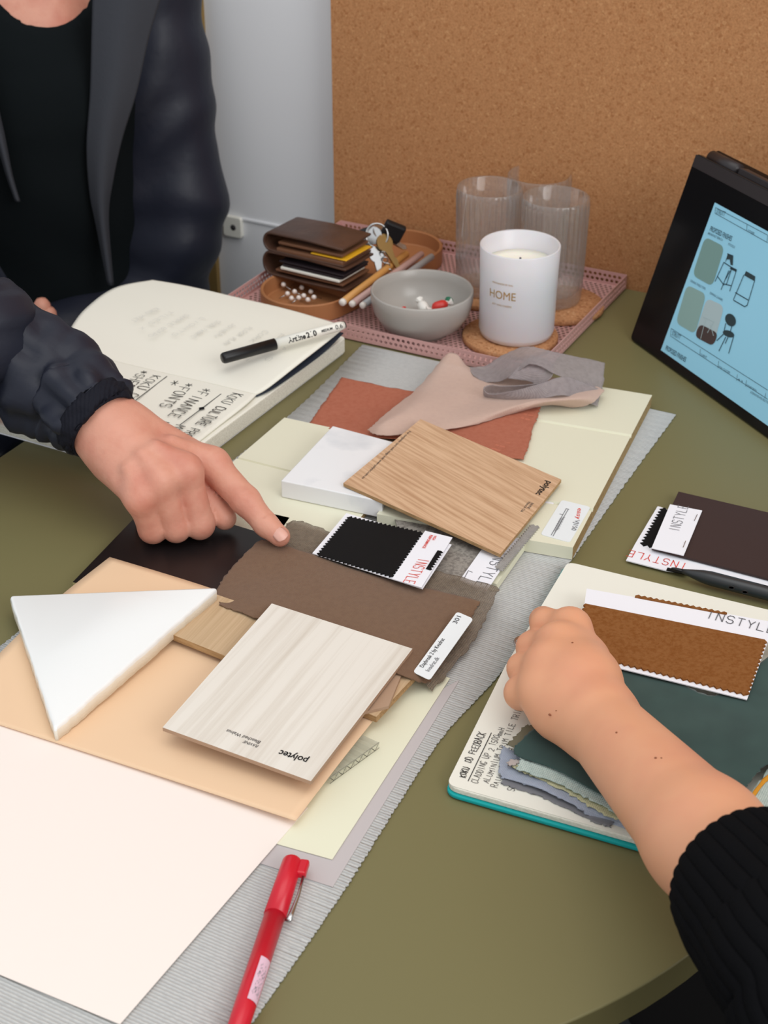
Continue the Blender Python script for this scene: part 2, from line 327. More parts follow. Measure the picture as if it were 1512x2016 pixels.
# smooth implicit surface -> mesh (bodies, hands)
def seg_d(P, a, b_, ra, rb, flat=None):
    a = np.array(a); b_ = np.array(b_); ab = b_-a; t = np.clip(((P-a)@ab)/max(ab@ab, 1e-12), 0, 1)
    return np.linalg.norm(P-(a+t[:, None]*ab), axis=1) - (ra+(rb-ra)*t)
def smin(a, b_, k):
    h = np.clip(.5+.5*(b_-a)/k, 0, 1); return b_*(1-h)+a*h-k*h*(1-h)
def field(groups, core, k_in, k_join, k_sep, dents=()):
    """core and each group: list of (a, b, ra, rb)"""
    def fn(P):
        def un(g, k):
            d = None
            for q in g:
                e = seg_d(P, *q); d = e if d is None else smin(d, e, k)
            return d
        c = un(core, k_in); res = c
        for gq in groups:
            res = smin(res, smin(un(gq, .004), c, k_join), k_sep)
        for q in dents:
            e = seg_d(P, *q[:4]); res = -smin(-res, e, q[4] if len(q) > 4 else .002)
        return res
    return fn
def nets(fn, lo, hi, h):
    n = [int(math.ceil((hi[i]-lo[i])/h))+1 for i in range(3)]
    ax = [lo[i]+h*np.arange(n[i]) for i in range(3)]
    D = np.empty(n)
    yz = np.stack(np.meshgrid(ax[1], ax[2], indexing='ij'), -1).reshape(-1, 2)
    B = 8
    for i in range(0, n[0], B):
        xs = ax[0][i:i+B]
        P = np.concatenate([np.column_stack([np.full(len(yz), x), yz]) for x in xs])
        D[i:i+B] = fn(P).reshape(len(xs), n[1], n[2])
    s = D < 0
    acc = np.zeros([k-1 for k in n]+[3]); cnt = np.zeros([k-1 for k in n])
    cor = [(x, y, z) for x in (0,1) for y in (0,1) for z in (0,1)]
    def sub(A, c): return A[c[0]:n[0]-1+c[0], c[1]:n[1]-1+c[1], c[2]:n[2]-1+c[2]]
    for c in cor:
        for a in range(3):
            if c[a]: continue
            c2 = list(c); c2[a] = 1
            d0, d1 = sub(D, c), sub(D, c2); x = (d0 < 0) != (d1 < 0)
            t = np.where(x, d0/np.where(x, d0-d1, 1), 0)
            for q in range(3): acc[..., q] += np.where(x, c[q]+(t if q == a else 0), 0)
            cnt += x
    on = cnt > 0; idx = -np.ones(on.shape, int); idx[on] = np.arange(on.sum())
    cell = np.argwhere(on); V = (cell+acc[on]/cnt[on][:, None])*h+np.array(lo)
    fs = []
    for a in range(3):
        b_, c = (a+1) % 3, (a+2) % 3
        sl0 = [slice(1, n[q]-1) for q in range(3)]; sl0[a] = slice(0, n[a]-1); sl1 = list(sl0); sl1[a] = slice(1, n[a])
        s0, s1 = s[tuple(sl0)], s[tuple(sl1)]; e = np.argwhere(s0 != s1); off = np.array([1,1,1]); off[a] = 0
        g_ = e+off; eb = np.eye(3, dtype=int)[b_]; ec = np.eye(3, dtype=int)[c]
        q = [idx[tuple((g_-d).T)] for d in (0*eb, eb, eb+ec, ec)]
        q = np.stack(q, 1); fl = s0[tuple(e.T)]
        q[~fl] = q[~fl][:, ::-1]; fs.append(q)
    Fq = np.concatenate(fs)
    for _ in range(3):                               # settle on the surface
        d = fn(V); e_ = h*.3
        gr = np.stack([fn(V+np.eye(3)[q]*e_)-fn(V-np.eye(3)[q]*e_) for q in range(3)], 1); gr /= np.linalg.norm(gr, axis=1)[:, None]+1e-9
        V = V-gr*d[:, None]*.8
    return V, Fq
def bounds(gs, pad):
    pts = np.array([list(p) for g in gs for q in g for p in (np.array(q[0])-max(q[2],q[3]), np.array(q[0])+max(q[2],q[3]), np.array(q[1])-max(q[2],q[3]), np.array(q[1])+max(q[2],q[3]))])
    return pts.min(0)-pad, pts.max(0)+pad

# ================================================================ SETTING
def plane_wall(name, u0, u1, v, z0, z1, th, m, **kw):
    c = U*((u0+u1)/2)+VV*(v-th/2); c.z = (z0+z1)/2
    return box(name, c, U*(u1-u0)/2, VV*th/2, UP*(z1-z0)/2, m, **kw)
VC = -1.392
plane_wall('wall_back', -3.0, 2.2, VC-.035, 0, 2.8, .1, 'wall_paint', kind='structure')
box('floor', Vector((0, .6, -.02)), Vector((3.2,0,0)), Vector((0,3.2,0)), Vector((0,0,.02)), 'floor', kind='structure')
sp = T(0,0); 
def wallpt(px, py, v=VC-.035): return R(px, py, T(0, v), VV)
a = wallpt(398, 100); ua = a.dot(U)
plane_wall('trim_1', ua-.008, ua+.006, VC-.035+.007, 0.0, 2.8, .007, 'wood_strip', kind='structure')
a = wallpt(560, 447); plane_wall('trim_2', wallpt(440,440).dot(U)-.1, wallpt(655,440).dot(U)+.05, VC-.035+.002, a.z-.0012, a.z+.0012, .002, 'wall_paint', kind='structure')
cl = wallpt(656, 300, VC).dot(U)
cb = plane_wall('cork_board', cl, cl+1.5, VC, TZ-.01, 2.3, .03, 'cork_board', label='large tan cork pinboard covering the wall behind the tray', cat='pinboard')
# wall socket
a = wallpt(462, 444); sk = empty('wall_socket', a, 'small square white wall socket beside the dark jacket sleeve', 'wall socket')
pl = [a+U*x*.0125+UP*z*.0125+VV*.006 for x, z in ((-1,-1),(1,-1),(1,1),(-1,1))]
prism('face_plate', rnd(pl, .004), .006, 'white_plastic', sk, dirn=-VV, bevel=.001)
lathe('socket_hole', [(.0035,0),(.0035,.0004)], a+VV*.0061+U*.002, 'dark_grey_ink', sk, axis=VV, seg=16)

# table: a peninsula with a half-round end
RU, UC = .347, -.443; tv = -.50 - 0
def endv(): # v of the arc centre such that the edge passes the seen points
    q = W(1209, 1971); return q.dot(VV) - math.sqrt(max(RU**2-(q.dot(U)-UC)**2, 0))
vc = endv()
arc = [(UC+RU*math.cos(t), vc+RU*math.sin(t)) for t in [math.pi*i/72 for i in range(73)]]
top = [T(UC+RU, VC)] + [T(*q) for q in arc] + [T(UC-RU, VC)]
tb = empty('table', T(UC, vc, -TZ), 'olive green laminate table with a rounded end fixed against the cork board', 'table')
o = prism('tabletop', top, .021, 'olive_laminate', tb, side='olive_edge'); bev(o, .0012, 3)
lathe('pedestal', [(.035,.012),(.035,TZ-.021)], T(UC, vc-.25, -TZ), 'steel_dark', tb)
lathe('foot_plate', [(.23,0),(.23,.008),(.05,.014)], T(UC, vc-.25, -TZ), 'steel_dark', tb)

# ================================================================ RUNNER AND SAMPLES ON THE TABLE
# grey runner with scalloped edge
def edge_pts(px): return [W(x, y, .0015) for x, y in px]
rt = edge_pts([(1330,815),(1218,968),(1105,1130),(1003,1300),(878,1440),(790,1570),(690,1730),(600,1862),(492,2016),(420,2120)])
lt = edge_pts([(715,678),(585,805),(452,912),(300,1030),(170,1136),(22,1256),(-130,1378),(-300,1535),(-480,1720),(-620,1860)])
def scal(pl, amp, n, sgn):
    out = []
    for i in range(n+1):
        p = cr(pl, i/n); q = cr(pl, min(1, (i+1)/n)) - cr(pl, max(0, (i-1)/n)); s = Vector((-q.y, q.x, 0)).normalized()*sgn
        out.append(p + s*amp*abs(math.sin(i*math.pi/4)) + Vector((random.uniform(-1,1), random.uniform(-1,1), 0))*.0003)
    return out
NR = 560
ra, la = scal(rt, .0008, NR, 1), scal(lt, .0008, NR, -1)
vs, fs = [], []
for i in range(NR+1):
    jx = Vector((random.uniform(-.0006,.0006), random.uniform(-.0006,.0006), 0)) if i in (0, NR) else Vector()
    for j in range(9): vs.append(la[i].lerp(ra[i], j/8)+jx+Vector((0,0,0)))
for i in range(NR):
    for j in range(8): fs.append((i*9+j, (i+1)*9+j, (i+1)*9+j+1, i*9+j+1))
o = mk('table_runner', vs, fs, 'runner_cloth', label='long pale grey ribbed cloth runner with scalloped edges under the samples', cat='table runner', smooth=True)
mod(o, 'SOLIDIFY', thickness=.001, offset=-1)

def sheet(name, px, h, th, m, label, cat, r=0, bevel=0, side=None, **kw):
    pts = WP(px, h)
    if r: pts = rnd(pts, r, 3)
    return prism(name, pts, th, m, bevel=bevel, side=side, label=label, cat=cat, **kw)
sheet('paper_sheet', [(905,1338),(655,1746),(505,1697),(640,1480)], .0022, .0003, 'grey_sheet', 'grey mauve paint sheet, mostly hidden below the cream sheet by the red pen', 'paper sheet')
sheet('paper_sheet', [(760,1290),(886,1335),(654,1692),(470,1640),(560,1480)], .0029, .0003, 'cream_sheet', 'pale cream paint sheet showing between the apricot sheet and the runner', 'paper sheet')
sheet('paper_sheet', [(-150,1335),(606,1590),(236,2016),(-420,1745)], .0034, .0004, 'white_sheet', 'big blank pinkish white paper sheet at the lower left', 'paper sheet')

# cream grooved boards
def grooved(name, px, h, th, gro, label):
    pts = WP(px, h); a, b_, c, d = pts   # a->b far edge, d->c near edge ; grooves run from a-d side to b-c side at fractions
    fr = [0]
    for g_ in gro: fr += [g_-.008, g_-.003, g_+.003, g_+.008]
    fr.append(1); vs = []; dn = Vector((0,0,-th))
    zz = [0] + [0, -.0022, -.0022, 0]*len(gro) + [0]
    for f, z in zip(fr, zz):
        l, r_ = a.lerp(d, f), b_.lerp(c, f); vs += [l+Vector((0,0,z)), r_+Vector((0,0,z)), r_+dn, l+dn]
    fs, fm = [], []
    for i in range(len(fr)-1):
        k = i*4; fs += [(k+1,k,k+4,k+5),(k+2,k+1,k+5,k+6),(k+3,k+2,k+6,k+7),(k,k+3,k+7,k+4)]; fm += [0,1,1,1]
    k = (len(fr)-1)*4; fs += [(0,1,2,3),(k+3,k+2,k+1,k)]; fm += [1,0]
    return mk(name, vs, fs, 'cream_paint', mats=['cream_paint','mdf'], fm=fm, label=label, cat='sample board')
grooved('panel_sample', [(560,822),(830,880),(648,1090),(352,1000)], .0062, .004, [.47], 'pale cream grooved wall panel sample left of and under the marble tile')
RB = [(940,722),(1284,778),(1128,1078),(742,1012)]
vj = grooved('panel_sample', RB, .0125, .0105, [.30,.78], 'cream grooved wall panel sample with brown core, under the rust fabric')
# label on it
lb = prism('label', rnd(WP([(1106,984),(1163,998),(1122,1068),(1064,1052)], .0129), .003), .0003, 'white_gloss', vj, label='white sticker with red type')
Z6 = ZM(440, 670, 1.68)
ln = lambda x, y, h: W(*Z6(x, y), h)
txt('easy', ln(1172,556,.0129), ln(1166,592,.0129), .0036, 'red_ink', lb)
txt('VJ150', ln(1164,594,.0129), ln(1150,628,.0129), .0036, 'grey_ink', lb)
lines([[ln(1140,560,.0129), ln(1090,648,.0129)], [ln(1134,557,.0129), ln(1084,645,.0129)], [ln(1112,575,.0129), ln(1122,577,.0129)], [ln(1143,560,.0129), ln(1134,557,.0129)]], .0005, 'grey_ink', lb, name='drawing')
for k in range(3): strokes('EIEIEIEIEIEI', ln(1124-k*6,585+k*3,.0129), ln(1102-k*6,628+k*3,.0129), .0012, 'grey_ink', lb, wd=.0002, name='lettering')

# rust fabric
cloth('fabric_swatch', [WP([(673,743,.004),(760,762,.004),(850,775,.005),(945,783,.0145),(1064,801,.0145)]), WP([(640,790,.004),(740,805,.004),(830,815,.005),(935,832,.0145),(1048,850,.0145)]), WP([(608,836,.004),(700,855,.008),(800,868,.012),(910,884,.0145),(1031,906,.0145)])], 'rust_cloth', jit=.0008, rip=.0006, label='rust red woven fabric swatch under the peach fabric', cat='fabric swatch')
ru = bpy.data.objects['fabric_swatch']
vs, fs = [], []
for i in range(11):
    for j in range(4):
        p = W(1046-i*7.0-j*11+random.uniform(-2,2), 818+i*7.6-j*3, .0152)
        e1 = (W(1056,818,0)-W(1046,816,0)).normalized()*.0022; e2 = (W(1042,826,0)-W(1046,816,0)).normalized()*.0011
        if random.random() < .85: jn(vs, fs, [p-e1-e2, p+e1-e2, p+e1+e2, p-e1+e2], [(0,1,2,3)])
mk('embroidery', vs, fs, 'rust_embroidery', ru, label='paler stitched lettering block')
# peach fabric, draped
cloth('fabric_swatch', [
  WP([(868,712,.016),(884,697,.021),(902,702,.020),(921,722,.013),(968,728,.014),(1040,732,.018),(1095,745,.020),(1160,757,.021),(1190,770,.02)]),
  WP([(825,762,.010),(850,752,.018),(900,752,.018),(960,765,.015),(1010,772,.018),(1060,775,.022),(1110,778,.026),(1150,782,.026),(1172,790,.02)]),
  WP([(772,805,.014),(810,800,.022),(850,805,.020),(900,808,.018),(950,812,.02),(1000,804,.022),(1050,792,.024),(1100,790,.026),(1150,800,.016)]),
  WP([(735,838,.0145),(760,832,.022),(800,838,.019),(850,840,.018),(900,838,.017),(950,828,.018),(1010,812,.018),(1075,797,.02),(1130,803,.014)]),
  WP([(724,846,.013),(738,856,.0145),(770,858,.016),(830,852,.016),(880,846,.016),(945,834,.016),(1012,814,.016),(1080,798,.016),(1128,803,.0135)])],
  'peach_sheer', nu=60, nv=40, rip=.001, ripf=25, label='sheer peach pink fabric draped across the rust swatch', cat='fabric swatch')
# mauve fabric, folded ribbon
cloth('fabric_swatch', [
  WP([(918,724,.012),(955,722,.016),(990,700,.028),(1035,684,.042),(1085,692,.044),(1130,703,.036),(1190,716,.028)]),
  WP([(930,738,.016),(968,742,.018),(1000,722,.030),(1042,703,.043),(1085,712,.044),(1130,728,.036),(1189,740,.026)]),
  WP([(950,752,.014),(985,752,.020),(1012,738,.032),(1046,718,.043),(1088,734,.042),(1130,752,.032),(1186,766,.018)])],
  'mauve_sheer', nu=60, nv=20, rip=.001, ripf=30, label='sheer mauve grey fabric folded in loops above the cream panel', cat='fabric swatch')
mv = bpy.data.objects['fabric_swatch.002']
cloth('fold', [
  WP([(1048,700,.042),(1085,712,.044),(1088,738,.040),(1070,752,.036),(1030,758,.032),(990,760,.030),(965,758,.03),(952,765,.028),(966,776,.024),(1010,770,.030),(1060,756,.036),(1110,742,.038),(1150,754,.030),(1184,768,.02)]),
  WP([(1020,722,.038),(1066,730,.040),(1070,750,.034),(1050,765,.028),(1010,770,.024),(985,770,.022),(962,772,.02),(952,776,.020),(968,784,.018),(1012,782,.024),(1062,772,.030),(1108,760,.034),(1146,770,.026),(1180,784,.017)]),
  WP([(1000,745,.03),(1045,752,.030),(1050,766,.026),(1020,776,.022),(1000,779,.02),(985,779,.018),(968,780,.017),(956,784,.0155),(975,790,.0165),(1018,790,.019),(1064,786,.024),(1106,778,.030),(1140,786,.022),(1176,800,.0145)])],
  'mauve_sheer', mv, nu=90, nv=16, jit=.0003)
# marble tile
tl = [(655,838),(797,876),(753,987),(553,946)]
sheet('tile_sample', tl, .0215, .015, 'marble', 'small thick white marble tile beside the oak board', 'tile', bevel=.0008)
# card stack under the oak board
sheet('glass_sample', [(800,1008),(1062,1030),(978,1150),(860,1118)], .0105-.002, .006, 'cream_sheet', 'pale green cream sample slab at the bottom of the stack under the oak board', 'sample board')
bx = sheet('fabric_swatch', [(770,1002),(1060,1018),(1035,1052),(990,1120),(868,1146),(812,1120)], .0105, .0012, 'grey_felt', 'fuzzy grey felt swatch lying under the oak board', 'fabric swatch')
c2 = sheet('swatch_card', [(1020,975),(1091,990),(1045,1033),(955,1168),(905,1142),(955,1072)], .0125, .0005, 'white_card', 'white swatch card with grey logo sticking out from under the oak board', 'swatch card')
strokes('INSTYLE', W(981,1085,.0125), W(934,1152,.0125), .0082, 'grey_ink', c2, wd=.0006, name='logo', adv=1.55)
prism('fabric_strip', zig(WP([(1046,1032),(1062,1036),(988,1124),(975,1116)], .0136), .003, .0008), .0006, 'grey_zigzag', c2)
lines([[W(914,1139,.0125), W(922,1124,.0125), W(930,1127,.0125)]], .0005, 'grey_ink', c2, name='printed_mark')
# oak board
ok = sheet('wood_sample', [(828,825,.0255),(1105,944,.0185),(985,1091,.0185),(676,951,.0255)], 0, .0028, 'oak', 'oak veneer sample board with brand print resting on the marble tile', 'wood sample', side='oak_core')
def okp(px, py):
    p0 = W(828,825,.0255); n = (W(1105,944,.0185)-p0).cross(W(676,951,.0255)-p0).normalized(); n = n if n.z > 0 else -n
    return R(px, py, p0, n), n
nk = okp(800,900)[1]
txt('polytec', okp(1077,947)[0], okp(1054,973)[0], .0052, 'black_ink', ok, n=nk, weight=.015, name='logo')
txt('RAVINE', okp(1046,990)[0], okp(1037,1001)[0], .0024, 'dark_grey_ink', ok, n=nk)
txt('Natural Oak', okp(1040,988)[0], okp(1024,1008)[0], .0022, 'dark_grey_ink', ok, n=nk)
txt('For complete care and usage visit www.polytec.com.au', okp(805,849)[0], okp(712,942)[0], .0022, 'dark_grey_ink', ok, n=nk)

# black laminate board
sheet('laminate_sample', [(320,962),(570,1019),(428,1225),(143,1146)], .0062, .0042, 'black_laminate', 'black laminate sample board under the pointing hand', 'laminate sample', side='plywood')
# polycarbonate
pc = empty('polycarbonate_sample', W(690,1490,.0032), 'clear twin wall polycarbonate sample peeking out from under the apricot sheet', 'sample')
pp = [(655,1420),(747,1462),(650,1532),(560,1480)]
prism('top_sheet', WP(pp, .0088), .0004, 'poly_clear', pc); prism('bottom_sheet', WP(pp, .0040), .0004, 'poly_clear', pc)
A_, B_, C_, D_ = WP(pp, .0084); dz = Vector((0,0,-.0044))
for i in range(7):
    a = B_.lerp(C_, i/6*.999); a2 = A_.lerp(D_, i/6*.999); b2 = B_.lerp(C_, min(1,(i+.5)/6))
    prism('rib', [a, a+(C_-B_)*.006, a2+(C_-B_)*.006, a2], .0042, 'poly_clear', pc)
lines([[B_+(C_-B_)*(i/12)+(dz if i % 2 else Vector()) for i in range(13)], [B_, C_], [B_+dz, C_+dz]], .0005, 'poly_dark', pc, name='cut_edge', n=(C_-B_).cross(UP).normalized())
# apricot sheet
ap = [WP([(216,1097,.0078),(420,1160,.0076),(620,1235,.0078),(825,1302,.0092)]), WP([(100,1190,.006),(310,1265,.0058),(520,1340,.0072),(742,1409,.0094)]), WP([(-30,1315,.0045),(190,1382,.005),(410,1452,.007),(668,1503,.0096)]), WP([(-110,1392,.0045),(110,1462,.005),(345,1538,.006),(582,1616,.0085)])]
cloth('paper_sheet', ap, 'apricot_sheet', nu=24, nv=24, th=.0005, jit=0, label='large apricot paint sheet under the triangular tile', cat='paper sheet')
# light oak board
sheet('wood_sample', [(415,1166),(836,1310),(741,1411),(334,1247)], .0150, .0048, 'light_oak', 'light oak sample board half hidden under the bleached walnut board', 'wood sample', side='oak_core', bevel=.0003)
sheet('wood_sample', [(700,1240),(806,1290),(765,1390),(640,1420)], .0172, .0021, 'walnut_core', 'thin reddish wood sample between the light oak and the bleached walnut board', 'wood sample')
# brown fabrics
ts = cloth('fabric_swatch', [WP([(566,1030,.007),(590,1027,.009),(650,1048,.0085),(730,1085,.0090),(850,1122,.0135),(983,1157,.0170)]), WP([(540,1070,.0085),(575,1090,.010),(650,1110,.010),(740,1140,.010),(850,1170,.0125),(960,1210,.012)]), WP([(520,1110,.009),(570,1140,.012),(650,1180,.0155),(750,1220,.0165),(840,1260,.012),(915,1288,.006)]), WP([(500,1160,.010),(560,1190,.015),(640,1230,.0155),(730,1270,.0165),(800,1310,.016),(850,1362,.005)])],
  'taupe_sheer', nu=50, nv=40, jit=.0012, rip=.0008, ripf=50, label='gauzy taupe open weave swatch under the brown fabric and fingertip', cat='fabric swatch')
bf = cloth('fabric_swatch', [WP([(508,1066,.0105),(530,1066,.0125),(620,1093,.0125),(720,1128,.0125),(850,1160,.0135),(945,1185,.0155)]), WP([(462,1112,.010),(520,1130,.012),(620,1160,.016),(720,1195,.018),(830,1225,.0175),(925,1222,.011)]), WP([(428,1160,.010),(500,1185,.0165),(600,1215,.0172),(700,1250,.019),(800,1285,.0185),(880,1292,.010)]), WP([(432,1192,.0156),(500,1216,.0168),(600,1250,.0172),(690,1280,.019),(790,1330,.0185),(842,1348,.0075)])],
  'brown_cloth', nu=50, nv=40, jit=.0007, rip=.0004, ripf=40, label='brown woven fabric swatch with a white name sticker', cat='fabric swatch')
def bp_(px, py, h=.0175): return W(px, py, h)
n1 = (bp_(930,1215,.0185)-bp_(905,1205,.0195)).cross(bp_(818,1325,.0165)-bp_(905,1205,.0195)).normalized(); n1 = n1 if n1.z > 0 else -n1
p1 = bp_(905,1205,.0195)
sp4 = [R(x, y, p1, n1) for x, y in ((900,1204),(932,1218),(846,1339),(813,1323))]
st = prism('sticker', rnd(sp4, .0025), .0003, 'white_gloss', bf, label='white sticker with printed name')
RR = lambda x, y: R(x, y, p1, n1)
txt('Daybreak 2 by Kvadrat', RR(833,1315), RR(876,1259), .0030, 'black_ink', st, n=n1)
txt('kvadrat.dk', RR(845,1323), RR(866,1296), .0030, 'grey_ink', st, n=n1)
txt('301', RR(899,1229), RR(908,1215), .0032, 'dark_grey_ink', st, n=n1)
# bleached walnut board
WH = .0215
wn = sheet('wood_sample', [(535,1188),(812,1277),(612,1538),(320,1432)], WH, .0028, 'bleached_walnut', 'pale bleached walnut sample board with printed name, uppermost in its pile', 'wood sample', side='walnut_core')
txt('polytec', W(608,1494,WH), W(553,1477,WH), .0058, 'black_ink', wn, weight=.015, name='logo')
txt('RAVINE', W(510,1468,WH), W(481,1458,WH), .0032, 'dark_grey_ink', wn, shear=.2)
txt('Bleached Walnut', W(514,1460,WH), W(448,1436,WH), .0030, 'dark_grey_ink', wn)
# triangular tile
tri = rnd([W(18,1172,.0165), W(429,1156,.0250), W(106,1436,.0160)], .003, 5)
nt_ = (tri[4]-tri[0]).cross(tri[12]-tri[0]).normalized()
dn = Vector((0,0,-1)); c = sum(tri, Vector())/len(tri)
n = len(tri); lay = []
for f, d in ((.955,0),(.985,.0008),(1,.0028),(.992,.0095)):
    lay.append([c+(p-c)*f+dn*d+(Vector((random.uniform(-1,1),random.uniform(-1,1),0))*.0004 if f > .99 else Vector()) for p in tri])
# finer outline for a chipped edge
def dens(pl, k=14):
    out = []
    for i in range(len(pl)):
        a, b_ = pl[i], pl[(i+1) % len(pl)]; L = (b_-a).length; q = max(1, int(L/.004))
        out += [a.lerp(b_, j/q) for j in range(q)]
    return out
base_ = dens(tri); n = len(base_); vs = []; jr = [Vector((random.uniform(-1,1),random.uniform(-1,1),random.uniform(-1,1)))*.00035 for _ in base_]
for f, d in ((.968,0),(.986,.0003),(.996,.0013),(1,.0028),(.996,.0108)):
    for i, p in enumerate(base_): vs.append(c+(p-c)*f+dn*d+jr[i]*(1 if d > .001 else .1))
fs = [tuple(range(n))]; fm = [0]
for k in range(4):
    for i in range(n): fs.append((k*n+i, (k+1)*n+i, (k+1)*n+(i+1) % n, k*n+(i+1) % n)); fm.append(0 if k < 3 else 1)
fs.append(tuple(reversed(range(4*n, 5*n)))); fm.append(1)
a_ = sum(base_[i].x*base_[(i+1) % n].y-base_[(i+1) % n].x*base_[i].y for i in range(n))
if a_ < 0: fs = [tuple(reversed(f)) for f in fs]
mk('tile_sample', vs, fs, 'plaster_white', smooth=True, mats=['plaster_white','tile_bisque'], fm=fm, label='white glazed triangular tile with rough edge on the apricot sheet', cat='tile')

# swatch cards
Zb = ZM(560, 980, 3.024)
bk = [(682,1010),(888,1070),(832,1158),(615,1088)]
bh = .0175
ck = sheet('swatch_card', [(682,1010,.0138),(889,1072,.0192),(832,1159,.0192),(615,1089,.0138)], 0, .0006, 'white_card', 'white swatch card with black vinyl sample and red logo', 'swatch card')
p0 = W(682,1010,.0141); nb = (W(889,1072,.0195)-p0).cross(W(615,1089,.0141)-p0).normalized(); nb = nb if nb.z > 0 else -nb
K = lambda x, y, d=0: R(*Zb(x, y), p0+nb*d, nb)
prism('vinyl_swatch', zig([K(385,110,.0006), K(822,205,.0006), K(640,470,.0006), K(195,338,.0006)], .0035, .0011), .0006, 'black_vinyl', ck, dirn=-nb)
fl = prism('folded_flap', [K(838,196,.0012), K(1000,236,.0012), K(815,534,.0012), K(640,482,.0012)], .0005, 'white_card', ck, dirn=-nb)
strokes('INSTYLE', K(800,362,.0013), K(706,505,.0013), .0080, 'red_ink', ck, n=nb, wd=.0005, name='logo', adv=1.55)
txt('HIGH', K(892,228,.0013), K(878,252,.0013), .003, 'red_ink', ck, n=nb, weight=.02)
txt('PERFORMANCE', K(868,222,.0013), K(820,300,.0013), .003, 'red_ink', ck, n=nb, weight=.02)
prism('vinyl_strip', zig([K(912,312,.0017), K(942,318,.0017), K(868,430,.0017), K(842,422,.0017)], .003, .0009, edges=[1]), .0004, 'black_vinyl', ck, dirn=-nb)

# right-hand leather swatch and the card under it
Zr = ZM(1180, 940, 4.554); Q = lambda x, y, h: W(*Zr(x, y), h)
c3 = prism('swatch_card', [Q(522,258,.003), Q(545,262,.003), Q(1700,700,.003), Q(1760,1060,.003), Q(830,862,.003), Q(604,836,.003), Q(240,742,.003), Q(322,592,.003)], .0008, 'white_card', label='white swatch card with red logo beneath the dark brown swatch', cat='swatch card')
prism('vinyl_swatch', zig([Q(560,272,.0036), Q(900,340,.0036), Q(760,690,.0036), Q(372,600,.0036)], .0042, .0013), .0006, 'black_vinyl', c3)
strokes('INSTYLE', Q(795,776,.003), Q(268,652,.003), .0085, 'red_ink', c3, wd=.0006, name='logo', adv=1.55)
txt('HIGH PERFORMANCE', Q(1800,1050,.003), Q(1408,950,.003), .0034, 'red_ink', c3, weight=.02)
bs = prism('leather_swatch', [Q(710,126,.0072), Q(1750,368,.0072), Q(1730,960,.0058), Q(470,632,.0058)], .0016, 'brown_leather_swatch', label='dark brown swatch with stapled white tag near the laptop', cat='fabric swatch')
tg = prism('tag', [Q(634,240,.0082), Q(922,296,.0082), Q(756,698,.0078), Q(468,632,.0078)], .0006, 'white_card', bs, label='stapled white tag')
strokes('INSTYLE', Q(712,486,.0082), Q(800,262,.0082), .0075, 'grey_ink', tg, wd=.0005, name='logo', adv=1.55)
lines([[Q(878,334,.0084), Q(850,392,.0084)]], .0005, 'steel', tg, name='staple', lift=.0004); lines([[Q(774,572,.0082), Q(750,630,.0082)]], .0005, 'steel', tg, name='staple', lift=.0004)

# stylus
sa, sb, sc = Q(615,812,.0085), Q(900,880,.0085), Q(1900,1140,.0085)
d = (sc-sb).normalized()
sy = empty('stylus_pen', sb, 'dark grey stylus pen between the brown swatch and the notebook', 'pen')
tube('barrel', [sb-d*.013, sb-d*.006, sb+d*.002, sb+d*.008, sb+d*.13], [.0016,.0030,.0046,.0052,.0052], 'stylus', sy, seg=24)
tube('tip', [sb-d*.021, sb-d*.019, sb-d*.013], [.0006,.0012,.0016], 'black_plastic', sy)
for k, (x, y) in enumerate(((1185,985),(1305,1025))):
    p = Q(x, y, .0137); lathe('button', [(.0016,0),(.0020,.0004),(.0022,.0004),(.0022,0)], p-UP*.0004, 'black_plastic', sy, seg=20)
prism('loop_tab', [Q(612,806,.0036), Q(770,845,.0036), Q(775,868,.0036), Q(600,830,.0036)], .0006, 'black_vinyl', c3)

# ================================================================ NOTEBOOK WITH TEAL COVER
nbk = empty('notebook', W(1150,1450,0), 'open notebook with teal cover and handwriting under the forearm', 'notebook')
tn = [(1118,1108),(1760,1262),(1700,1780),(876,1546)]
cv = prism('cover', rnd(WP([(1113,1109),(1772,1264),(1708,1800),(873,1560)], .0037), .009), .0027, 'teal_cover', nbk, bevel=.0008)
pg = prism('page_block', rnd(WP(tn, .0077), .009), .0039, 'page', nbk, side='page_edge', bevel=.0008)
prism('page', rnd(WP([(1118,1106),(1770,1262),(1740,1420),(1000,1302)], .0082), .006), .0004, 'page', nbk)
prism('page', rnd(WP([(1000,1300),(1740,1418),(1700,1778),(879,1544)], .0082), .006), .0004, 'page', nbk)
Z8 = ZM(860, 1380, 3.436); H8 = lambda x, y: W(*Z8(x, y), .0083)
strokes('KOKU', H8(192,520), H8(218,455), .0042, 'black_ink', pg, wd=.0005, hand=.3)
strokes('DD FEEDBACK', H8(232,420), H8(330,222), .0042, 'dark_grey_ink', pg, wd=.00045, hand=.4)
lines([[H8(212,543), H8(369,218)]], .0005, 'black_ink', pg, name='underline')
strokes('CLADDING UP 2 1500mmH', H8(272,560), H8(455,190), .0040, 'dark_grey_ink', pg, wd=.00032, hand=.35)
strokes('ALUMINIUM TRIM TILE TRIM', H8(352,560), H8(575,60), .0038, 'dark_grey_ink', pg, wd=.00032, hand=.35)
strokes('RAIL TO MATCH', H8(412,590), H8(525,330), .0038, 'dark_grey_ink', pg, wd=.00032, hand=.35)
strokes('SEE NOTE', H8(520,612), H8(600,460), .0038, 'dark_grey_ink', pg, wd=.00032, hand=.35)

